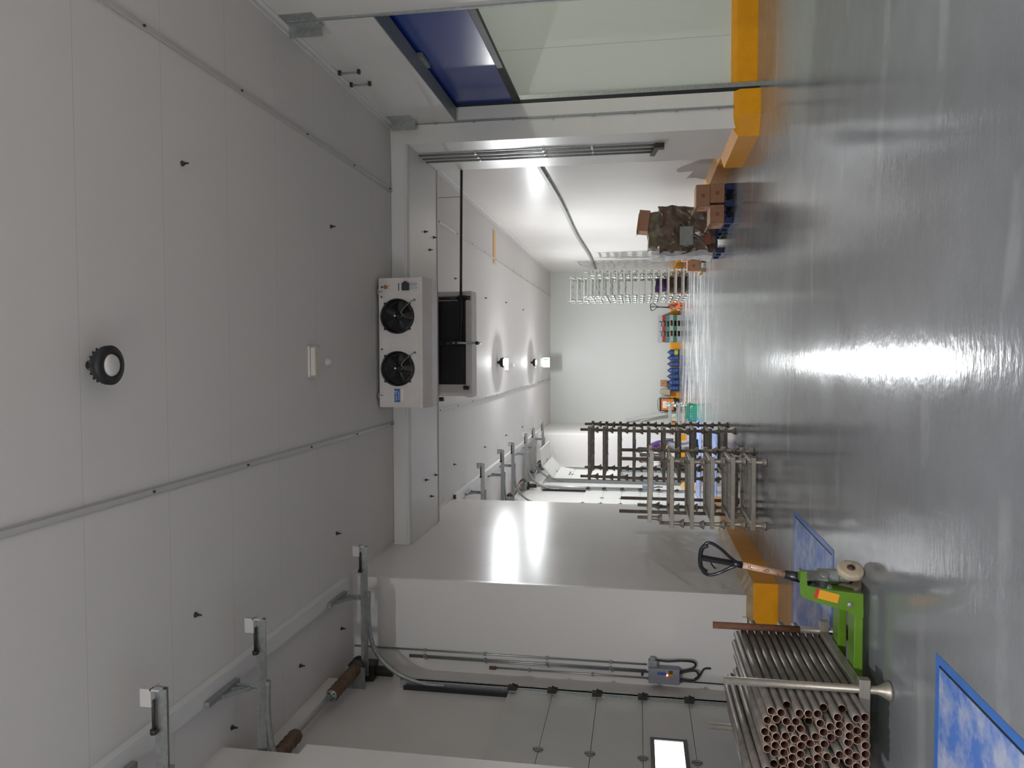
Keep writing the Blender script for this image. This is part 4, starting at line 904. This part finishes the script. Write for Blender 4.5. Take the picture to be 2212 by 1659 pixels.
    bm = nb(); tube(bm, smooth_pts([C+e*0.235+Vector((0, 0.118, 0)), C+e*0.272+Vector((0, 0.085, 0)), C+e*0.282, C+e*0.272-Vector((0, 0.085, 0)), C+e*0.235-Vector((0, 0.118, 0))], 4), 0.016, 10); obj('grip_cover', tr(bm), m_black, t)
    bm = nb(); tube(bm, smooth_pts([C+e*0.21+Vector((0, -0.01, 0)), C+e*0.195+Vector((0.0, -0.05, 0)), C+e*0.17+Vector((0, -0.075, 0))], 4), 0.006, 8); obj('release_lever', tr(bm), m_black, t)
    return t
pallet_truck((-1.68, 5.52, 0), 0.0, 'lime green pallet truck with its forks under the pipe rack', m_green, lean=0.085)
m_jor = mat('jack_orange', (0.85, 0.16, 0.04), 0.4)
pallet_truck((1.80, 28.1, 0), PI-0.25, 'orange pallet truck parked by the back wall beside the plastic pallets', m_jor, wrap=False, lean=-0.02, steer=-1.6)

# ------------------------------------------------------------------ goods on the right: pallets and cartons
def pallet(x0, x1, y0, y1, label, mt, h=0.14):
    t = thing('pallet', label, 'pallet', ((x0+x1)/2, (y0+y1)/2, 0))
    bm = nb(); w_ = (x1-x0)
    n = 7; s = w_/n
    for k in range(n): box(bm, x0+k*s+0.01, x0+(k+1)*s-0.01, y0, y1, h-0.022, h)
    o = obj('deck', local(t, bm), mt, t, bevel=0.003)
    for k in range(3):
        xx = x0+0.05+k*(w_-0.1)/2
        for j in range(3):
            bm = nb(); yy = y0+0.05+j*(y1-y0-0.1)/2; box(bm, xx-0.05, xx+0.05, yy-0.05, yy+0.05, 0.022, h-0.022); obj('block', local(t, bm), mt, t, bevel=0.003)
    for k in range(3):
        bm = nb(); xx = x0+0.05+k*(w_-0.1)/2; box(bm, xx-0.05, xx+0.05, y0, y1, 0.0, 0.022)
        obj('runner', local(t, bm), mt, t, bevel=0.003)
    return t
def carton(x0, x1, y0, y1, z0, z1, label, flaps=False, group=None, mt=None):
    t = thing('carton', label, 'box', ((x0+x1)/2, (y0+y1)/2, z0), group=group)
    bm = nb(); box(bm, x0, x1, y0, y1, z0, z1); obj('body', local(t, bm), mt or m_card, t, bevel=0.004)
    if flaps:
        bm = nb(); xm = (x0+x1)/2
        prism(bm, [(x0, z1), (x0-0.06, z1+0.05), (x0-0.055, z1+0.055), (x0+0.005, z1+0.006)], 1, y0, y1); box(bm, x0+0.02, x1, y0+0.01, y1, z1+0.001, z1+0.008)
        obj('flap', local(t, bm), m_cardl, t)
    bm = nb(); box(bm, (x0+x1)/2-0.03, (x0+x1)/2+0.03, y0-0.001, y0, (z0+z1)/2-0.03, (z0+z1)/2+0.03); obj('print_mark', local(t, bm), mat('carton_print', (0.26, 0.11, 0.05), 0.8), t)
    bm = nb(); box(bm, x0-0.001, x0, y0+0.08, y0+0.2, (z0+z1)/2-0.03, (z0+z1)/2+0.05); obj('print_mark', local(t, bm), MATS['carton_print'], t)
    return t
pallet(2.17, 2.83, 13.0, 13.95, 'navy blue plastic pallet on the floor under three brown cartons', m_pblue, 0.142)
carton(2.52, 2.84, 13.02, 13.45, 0.145, 0.375, 'brown carton on the blue pallet, beneath the open carton and nearest the wall')
carton(2.18, 2.49, 13.04, 13.6, 0.145, 0.37, 'brown carton on the blue pallet at the end away from the wall', flaps=True)
carton(2.46, 2.83, 13.03, 13.45, 0.38, 0.60, 'open brown carton sitting on top of another at the blue pallet', flaps=True)
pallet(1.86, 2.72, 14.35, 15.3, 'dark blue plastic pallet under the tall film-wrapped load', m_pblue, 0.14)
# the wrapped load
t = thing('wrapped_load', 'tall heap of flattened brown cartons wrapped in clear film on a pallet', 'wrapped load', (2.3, 14.8, 0.142))
m_heap = mat('crumpled_carton', (0.085, 0.06, 0.045), 0.35, scale=5, col2=(0.21, 0.135, 0.09), bump=1.0, coat=0.35)
bm = nb()
def blob(bm, x0, x1, y0, y1, z0, z1, amp, nx=14, seed=0, taper=0.0):
    vs = {}
    def vert(i, j, k):
        key = (i, j, k)
        if key not in vs:
            p = Vector((x0+(x1-x0)*i/nx, y0+(y1-y0)*j/nx, z0+(z1-z0)*k/nx)); u = k/nx
            cx_ = (x0+x1)/2; p.x = cx_+(p.x-cx_)*(1-taper*u)
            d = noise.noise_vector(p*3.1+Vector((seed, 0, 0)))*amp + noise.noise_vector(p*9+Vector((seed, 3, 0)))*amp*0.4
            if k == 0: d.z = 0
            vs[key] = bm.verts.new(p+d)
        return vs[key]
    for a in range(nx):
        for b in range(nx):
            for q in (0, nx):
                bm.faces.new((vert(q, a, b), vert(q, a+1, b), vert(q, a+1, b+1), vert(q, a, b+1)))
                bm.faces.new((vert(a, q, b), vert(a+1, q, b), vert(a+1, q, b+1), vert(a, q, b+1)))
                bm.faces.new((vert(a, b, q), vert(a+1, b, q), vert(a+1, b+1, q), vert(a, b+1, q)))
blob(bm, 1.90, 2.74, 14.42, 15.2, 0.145, 1.17, 0.085, seed=3, taper=-0.02)
obj('heap', local(t, bm), m_heap, t)
bm = nb(); blob(bm, 2.02, 2.66, 14.45, 15.1, 1.16, 1.38, 0.05, seed=9); obj('top_layer', local(t, bm), mat('olive_sheet', (0.22, 0.19, 0.10), 0.4, scale=6, col2=(0.13, 0.10, 0.07), bump=0.8), t)
bm = nb(); box(bm, 2.02, 2.36, 14.345, 14.375, 0.56, 0.80); o = obj('grey_sheet', local(t, bm), mat('grey_sheet', (0.33, 0.35, 0.33), 0.35, var=0.15), t)
for k in range(3):
    bm = nb(); bar(bm, (1.98, 14.345, 0.75-0.22*k), (2.45, 14.35, 0.5+0.15*k), 0.012, 0.004); obj('strap', local(t, bm), m_trimd, t)
m_film = mat('clear_film', (0.85, 0.86, 0.88), 0.08, scale=14, bump=1.2, alpha=0.55, coat=1.0, var=0.1)
bm = nb(); blob(bm, 1.83, 1.92, 14.44, 15.15, 0.20, 1.30, 0.05, seed=15); obj('film', local(t, bm), m_film, t)
bm = nb(); box(bm, 2.02, 2.2, 14.35, 14.37, 0.24, 0.34); obj('orange_print', local(t, bm), mat('print_orange', (0.35, 0.08, 0.04), 0.4), t)
t = thing('cardboard_sheet', 'folded brown cardboard lying on top of the wrapped load', 'cardboard', (2.45, 14.7, 1.38))
bm = nb(); M_ = Matrix.Translation((2.48, 14.5, 1.45)) @ Matrix.Rotation(0.12, 4, 'Y') @ Matrix.Rotation(0.15, 4, 'Z'); box(bm, -0.20, 0.20, -0.12, 0.14, -0.09, 0.11, M=M_); box(bm, -0.23, 0.13, -0.13, 0.16, 0.112, 0.12, M=M_)
obj('sheet', local(t, bm), m_card, t)
# cartons behind
pallet(1.92, 2.62, 18.2, 18.95, 'wooden pallet carrying small brown cartons in front of the silver racks', mat('pallet_wood', (0.42, 0.31, 0.2), 0.7, var=0.3), 0.12)
carton(1.95, 2.2, 18.22, 18.55, 0.125, 0.42, 'small brown carton on the wooden pallet, at its left front corner')
carton(2.24, 2.5, 18.22, 18.6, 0.125, 0.40, 'small brown carton on the wooden pallet, nearer the right wall')
carton(2.25, 2.6, 18.65, 18.93, 0.125, 0.52, 'small brown carton at the back of the wooden pallet')
t = thing('sack_pile', 'dark purple sack slumped on a brown box behind the silver racks', 'sack', (2.4, 25.7, 0))
bm = nb(); box(bm, 2.05, 2.55, 25.52, 25.95, 0.0, 0.55); obj('box', local(t, bm), mat('dull_brown_box', (0.12, 0.06, 0.045), 0.7), t)
bm = nb(); blob(bm, 2.1, 2.5, 25.6, 25.9, 0.55, 0.98, 0.06, 8, seed=31); obj('sack', local(t, bm), mat('purple_sack', (0.05, 0.015, 0.09), 0.6), t)

# ------------------------------------------------------------------ along the back wall
cols = [('light grey', (0.36, 0.36, 0.38)), ('green', (0.035, 0.15, 0.095)), ('grey', (0.33, 0.35, 0.35)), ('teal', (0.06, 0.22, 0.18)), ('red', (0.30, 0.035, 0.02)), ('pale lilac grey', (0.40, 0.40, 0.44))]
posn = ['bottom', 'second from bottom', 'third from bottom', 'third from top', 'second from top', 'topmost']
for k, (cn, c) in enumerate(cols):
    t = thing('plastic_pallet', '%s plastic pallet, %s of the stack by the back wall' % (cn, posn[k]), 'pallet', (0.955+random.uniform(-.02, .02), 28.72, k*0.134), group='plastic pallets stacked by the back wall')
    mt = mat('plastic_'+cn.replace(' ', '_'), c, 0.45, var=0.1)
    W, D, Hh = 1.0, 0.95, 0.132
    bm = nb(); box(bm, -W/2, W/2, 0, D, Hh-0.03, Hh); obj('deck', bm, mt, t, bevel=0.004)
    bm = nb(); box(bm, -W/2, W/2, 0, D, 0, 0.016); obj('base', bm, mt, t)
    for x0, x1 in ((-W/2, -0.29), (-0.09, 0.09), (0.29, W/2)):
        for y0, y1 in ((0, 0.22), (0.37, 0.58), (0.73, D)):
            bm = nb(); box(bm, x0, x1, y0, y1, 0.016, Hh-0.03); obj('block', bm, mt, t, bevel=0.004)
# water jugs
m_jug = mat('jug_blue', (0.02, 0.06, 0.22), 0.12, scale=6, col2=(0.05, 0.11, 0.26), coat=0.5)
xs = [0.07, -0.15, -0.385, -0.625, -0.86, -1.09, -1.32]
first = None
jl = ['large blue water jug with a yellow label, right end of the row by the wall', 'large blue water jug second from the right in the row by the back wall', 'large blue water jug third from the right in the row', 'large blue water jug in the middle of the row', 'large blue water jug third from the left in the row', 'large blue water jug second from the left, below the small carton', 'pale blue water jug at the left end of the row']
for i, x in enumerate(xs):
    if first is None:
        t = thing('water_jug', jl[0], 'water jug', (x, 29.62, 0), group='water jugs lined up by the back wall')
        bm = nb(); lathe(bm, [(0, 0.005), (0.10, 0.005), (0.112, 0.03), (0.112, 0.10), (0.104, 0.12), (0.112, 0.14), (0.112, 0.21), (0.104, 0.23), (0.112, 0.25), (0.112, 0.30), (0.09, 0.36), (0.045, 0.40), (0.03, 0.415), (0.03, 0.45), (0, 0.45)], None, 24); obj('body', bm, m_jug, t)
        bm = nb(); lathe(bm, [(0.034, 0.44), (0.034, 0.465), (0, 0.468)], None, 16); obj('cap', bm, m_trimd, t)
        first = t
    else:
        t = dup(first, (x, 29.62, 0), 0, jl[i])
bm = nb(); lathe(bm, [(0.114, 0.05), (0.114, 0.18)], None, 24); o = obj('label_band', bm, mat('yellow_label', (0.55, 0.5, 0.05), 0.4), first)
o['label'] = 'yellow label on the jug'
carton(-1.25, -1.0, 29.3+0.16, 29.6+0.12, 0.47, 0.70, 'small brown carton resting on the water jugs')
t = thing('canister', 'beige plastic canister with a black carrying loop resting beside the jugs', 'canister', (-1.47, 29.75, 0.33))
bm = nb(); M_, L = frame((-1.47, 29.55, 0.5), (-1.47, 29.8, 0.5)); blob(bm, -1.57, -1.37, 29.56, 29.80, 0.34, 0.66, 0.012, 8, seed=4); obj('body', local(t, bm), mat('beige_plastic', (0.46, 0.38, 0.27), 0.5), t)
bm = nb(); tube(bm, smooth_pts([(-1.33, 29.6, 0.42), (-1.33, 29.6, 0.62), (-1.42, 29.6, 0.71), (-1.55, 29.6, 0.68), (-1.6, 29.6, 0.5)]), 0.008, 6); obj('loop', local(t, bm), m_black, t)
t = thing('floor_machine', 'orange battery charger cabinet with white data plate by the back wall', 'machine', (-1.92, 29.5, 0))
bm = nb(); box(bm, -2.15, -1.71, 29.3, 29.75, 0.20, 0.69); obj('cabinet', local(t, bm), mat('machine_orange', (0.75, 0.20, 0.015), 0.35, var=0.08), t, bevel=0.015)
bm = nb(); box(bm, -2.17, -1.69, 29.28, 29.77, 0.69, 0.735); box(bm, -2.17, -2.15, 29.28, 29.77, 0.12, 0.69); box(bm, -1.71, -1.69, 29.28, 29.77, 0.12, 0.69); box(bm, -2.17, -1.69, 29.28, 29.77, 0.12, 0.2); obj('frame', local(t, bm), m_blackp, t)
bm = nb(); box(bm, -2.06, -1.80, 29.296, 29.3, 0.47, 0.62); obj('data_plate', local(t, bm), m_white, t)
for x in (-2.1, -1.76):
    for y in (29.35, 29.7):
        bm = nb(); box(bm, x-0.03, x+0.03, y-0.03, y+0.03, 0, 0.12); obj('foot', local(t, bm), m_black, t)
bm = nb(); tube(bm, smooth_pts([(-1.66, 29.33, 0.35), (-1.63, 29.33, 0.6), (-1.72, 29.33, 0.78), (-1.95, 29.33, 0.80), (-2.15, 29.33, 0.77), (-2.24, 29.33, 0.6), (-2.2, 29.33, 0.4)]), 0.01, 6); obj('cable', local(t, bm), m_black, t)
t = thing('flashing_length', 'long silver flashing leaning on the back wall beside the orange cabinet', 'metal strip', (-2.3, 29.6, 0))
bm = nb(); bar(bm, (-2.20, 29.55, 0.02), (-2.62, 29.86, 2.05), 0.10, 0.03, up=(0, 1, 0)); bar(bm, (-2.25, 29.6, 0.32), (-2.62, 29.86, 1.5), 0.07, 0.02, up=(0, 1, 0)); obj('strip', local(t, bm), m_galvb, t)
t = thing('plastic_bag', 'clear plastic bag slumped at the foot of the leaning flashing', 'bag', (-2.4, 29.4, 0))
bm = nb(); blob(bm, -2.52, -2.25, 29.2, 29.45, 0.0, 0.38, 0.05, 8, seed=21); obj('bag', local(t, bm), mat('bag_plastic', (0.55, 0.57, 0.55), 0.15, bump=0.8, scale=20), t)
t = thing('plastic_crate', 'small green plastic crate standing on the floor beside the far dock leveller', 'crate', (-1.56, 20.7, 0))
m_cr = mat('crate_green', (0.05, 0.36, 0.24), 0.4)
bm = nb(); x0, x1, y0, y1, h = -0.23, 0.21, -0.16, 0.55, 0.23
box(bm, x0, x1, y0, y1, 0.0, 0.012)
for a in ((x0, x1, y0, y0+0.012), (x0, x1, y1-0.012, y1), (x0, x0+0.012, y0, y1), (x1-0.012, x1, y0, y1)):
    box(bm, *a, 0.012, 0.07); box(bm, *a, h-0.05, h)
for x in (x0, x0+0.16, x1-0.19, x1-0.03):
    for y in (y0, y1-0.012): box(bm, x, x+0.03, y, y+0.012, 0.07, h-0.05)
for y in (y0, y0+0.17, y0+0.34, y0+0.5, y1-0.03):
    for x in (x0, x1-0.012): box(bm, x, x+0.012, y, y+0.03, 0.07, h-0.05)
obj('crate_body', bm, m_cr, t)
bm = nb(); box(bm, x0-0.01, x1+0.01, y0-0.01, y0+0.02, h-0.02, h); box(bm, x0-0.01, x1+0.01, y1-0.02, y1+0.01, h-0.02, h); box(bm, x0-0.01, x0+0.02, y0, y1, h-0.02, h); box(bm, x1-0.02, x1+0.01, y0, y1, h-0.02, h); obj('rim', bm, m_cr, t)
# things on the near left kerb
carton(-3.62, -3.35, 8.55, 8.65, 0.0, 0.02, 'flat') if False else None
t = thing('polystyrene_block', 'small white block lying on the orange kerb by the near left pier', 'block', (-3.2, 8.7, 0.27))
bm = nb(); box(bm, -3.33, -2.98, 8.69, 8.745, 0.325, 0.375); obj('block', local(t, bm), m_white, t, bevel=0.004)

# ------------------------------------------------------------------ people at the far doors
def skin(name, verts, edges, radii, mt, parent, sub=1, root=0):
    me = bpy.data.meshes.new(name+'_s'); me.from_pydata([Vector(v) for v in verts], edges, []); me.update()
    o = bpy.data.objects.new(name+'_s', me); COL.objects.link(o)
    md = o.modifiers.new('skin', 'SKIN'); md.use_smooth_shade = True
    for i, r in enumerate(radii):
        sv = me.skin_vertices[0].data[i]; sv.radius = (r, r) if not isinstance(r, tuple) else r; sv.use_root = (i == root)
    s = o.modifiers.new('sub', 'SUBSURF'); s.levels = sub; s.render_levels = sub
    bpy.context.view_layer.update()
    m2 = bpy.data.meshes.new_from_object(o.evaluated_get(bpy.context.evaluated_depsgraph_get()))
    bpy.data.objects.remove(o); m2.materials.clear(); m2.materials.append(mt)
    r = bpy.data.objects.new(name, m2); COL.objects.link(r)
    if parent: r.parent = parent
    return r
m_skin = mat('skin', (0.30, 0.16, 0.10), 0.5); m_hair = mat('dark_hair', (0.012, 0.008, 0.008), 0.5)
def person(loc, rz, H, shirt, trouser, label, bend=0.25):
    """faces local -x"""
    t = thing('person', label, 'person', loc, rz)
    s = H/1.7
    hip = Vector((0, 0, 0.90))*s; chest = hip+Vector((-math.sin(bend)*0.40, 0, math.cos(bend)*0.40))*s
    neck = chest+Vector((-math.sin(bend)*0.16, 0, math.cos(bend)*0.14))*s; head = neck+Vector((-0.06, 0, 0.16))*s; crown = head+Vector((-0.01, 0, 0.09))*s
    V = [hip, (hip+chest)/2, chest, neck, head-Vector((0, 0, 0.03*s)), head+Vector((0, 0, 0.04*s)), crown]; E = [(i, i+1) for i in range(6)]
    Rr = [0.15*s, 0.135*s, 0.155*s, 0.055*s, 0.07*s, 0.082*s, 0.06*s]
    arms = []
    for sd in (-1, 1):
        b = len(V); sh = chest+Vector((0, sd*0.19*s, 0.05*s)); el = sh+Vector((-0.10, sd*0.03, -0.27))*s; wr = el+Vector((-0.20, -sd*0.04, -0.12))*s
        palm = wr+Vector((-0.07, 0, -0.02))*s
        V += [sh, el, wr, palm]; E += [(2, b), (b, b+1), (b+1, b+2), (b+2, b+3)]; Rr += [0.06*s, 0.042*s, 0.028*s, 0.036*s]; arms.append((sh, el, wr))
        for k in range(4):
            f = len(V); o_ = Vector((-0.035, (k-1.5)*0.02, 0))*s; L_ = (0.035, 0.042, 0.04, 0.03)[k]
            V += [palm+o_, palm+o_+Vector((-L_, 0, -0.015))*s, palm+o_+Vector((-L_*1.5, 0, -0.045))*s]; E += [(b+3, f), (f, f+1), (f+1, f+2)]; Rr += [0.010*s, 0.009*s, 0.008*s]
        f = len(V); V += [palm+Vector((0.0, -sd*0.035, -0.005))*s, palm+Vector((-0.035, -sd*0.05, -0.02))*s]; E += [(b+3, f), (f, f+1)]; Rr += [0.012*s, 0.009*s]
    legs = []
    for sd in (-1, 1):
        b = len(V); hj = hip+Vector((0, sd*0.09, -0.06))*s; kn = Vector((-0.03+sd*0.06, sd*0.10, 0.48))*s; an = Vector((0.03+sd*0.08, sd*0.10, 0.08))*s; toe = an+Vector((-0.16, 0, -0.045))*s
        V += [hj, kn, an, toe]; E += [(0, b), (b, b+1), (b+1, b+2), (b+2, b+3)]; Rr += [0.085*s, 0.055*s, 0.04*s, 0.035*s]; legs.append((hj, kn, an, toe))
    body = skin('body', V, E, Rr, m_skin, t, 1)
    V = [hip+Vector((0, 0, 0.02)), (hip+chest)/2, chest, neck-Vector((0, 0, 0.03))]; E = [(0, 1), (1, 2), (2, 3)]; Rr = [0.17*s, 0.155*s, 0.175*s, 0.07*s]
    for sh, el, wr in arms:
        b = len(V); V += [sh, sh.lerp(el, 0.9)]; E += [(2, b), (b, b+1)]; Rr += [0.075*s, 0.062*s]
    skin('shirt', V, E, Rr, shirt, t, 1)
    V = [hip]; E = []; Rr = [0.165*s]
    for hj, kn, an, toe in legs:
        b = len(V); V += [hj, kn, an+Vector((0, 0, 0.03))]; E += [(0, b), (b, b+1), (b+1, b+2)]; Rr += [0.10*s, 0.07*s, 0.058*s]
    skin('trousers', V, E, Rr, trouser, t, 1)
    for hj, kn, an, toe in legs: skin('shoe', [an+Vector((0.04, 0, -0.04)), an+Vector((0, 0, -0.03)), toe], [(0, 1), (1, 2)], [0.04, 0.045, 0.04], m_black, t, 1, 1)
    skin('hair', [head+Vector((0.045, 0, -0.04))*s, head+Vector((0.04, 0, 0.05))*s, crown+Vector((-0.005, 0, 0.005))*s, crown+Vector((-0.05, 0, -0.03))*s], [(0, 1), (1, 2), (2, 3)], [0.055*s, 0.075*s, 0.06*s, 0.035*s], m_hair, t, 1)
    bm = nb()
    for sd in (-1, 1): lathe(bm, [(0, 0), (0.011*s, 0), (0.008*s, 0.008), (0, 0.01)], frame(head+Vector((-0.075, sd*0.03, 0.02))*s, head+Vector((-0.095, sd*0.03, 0.02))*s)[0], 10)
    obj('eyes', bm, m_black, body)
    bm = nb(); prism(bm, [((head.x-0.07*s), head.z+0.015), ((head.x-0.105*s), head.z-0.022), ((head.x-0.07*s), head.z-0.028)], 1, -0.012, 0.012); obj('nose', bm, m_skin, body)
    bm = nb(); box(bm, head.x-0.083*s, head.x-0.06*s, -0.022, 0.022, head.z-0.052*s, head.z-0.044*s); obj('mouth', bm, mat('lips', (0.25, 0.08, 0.06), 0.5), body)
    for sd in (-1, 1):
        bm = nb(); lathe(bm, [(0, 0), (0.026*s, 0), (0.02*s, 0.012), (0, 0.014)], frame(head+Vector((0.0, sd*0.072, 0.0))*s, head+Vector((0, sd*0.085, 0))*s)[0], 10); obj('ear', bm, m_skin, body)
    return t
person((-2.36, 20.0, 0), 0.15, 1.60, mat('purple_shirt', (0.12, 0.05, 0.24), 0.7, var=0.4, scale=12), mat('pale_trousers', (0.42, 0.40, 0.38), 0.7), 'person in a purple shirt bending slightly behind the rusty racks', 0.22)
person((-2.75, 19.2, 0), 2.6, 1.52, mat('white_shirt', (0.6, 0.6, 0.62), 0.7), mat('dark_trousers', (0.03, 0.028, 0.03), 0.7), 'person in a white shirt and dark trousers nearer the dock doors', 0.1)
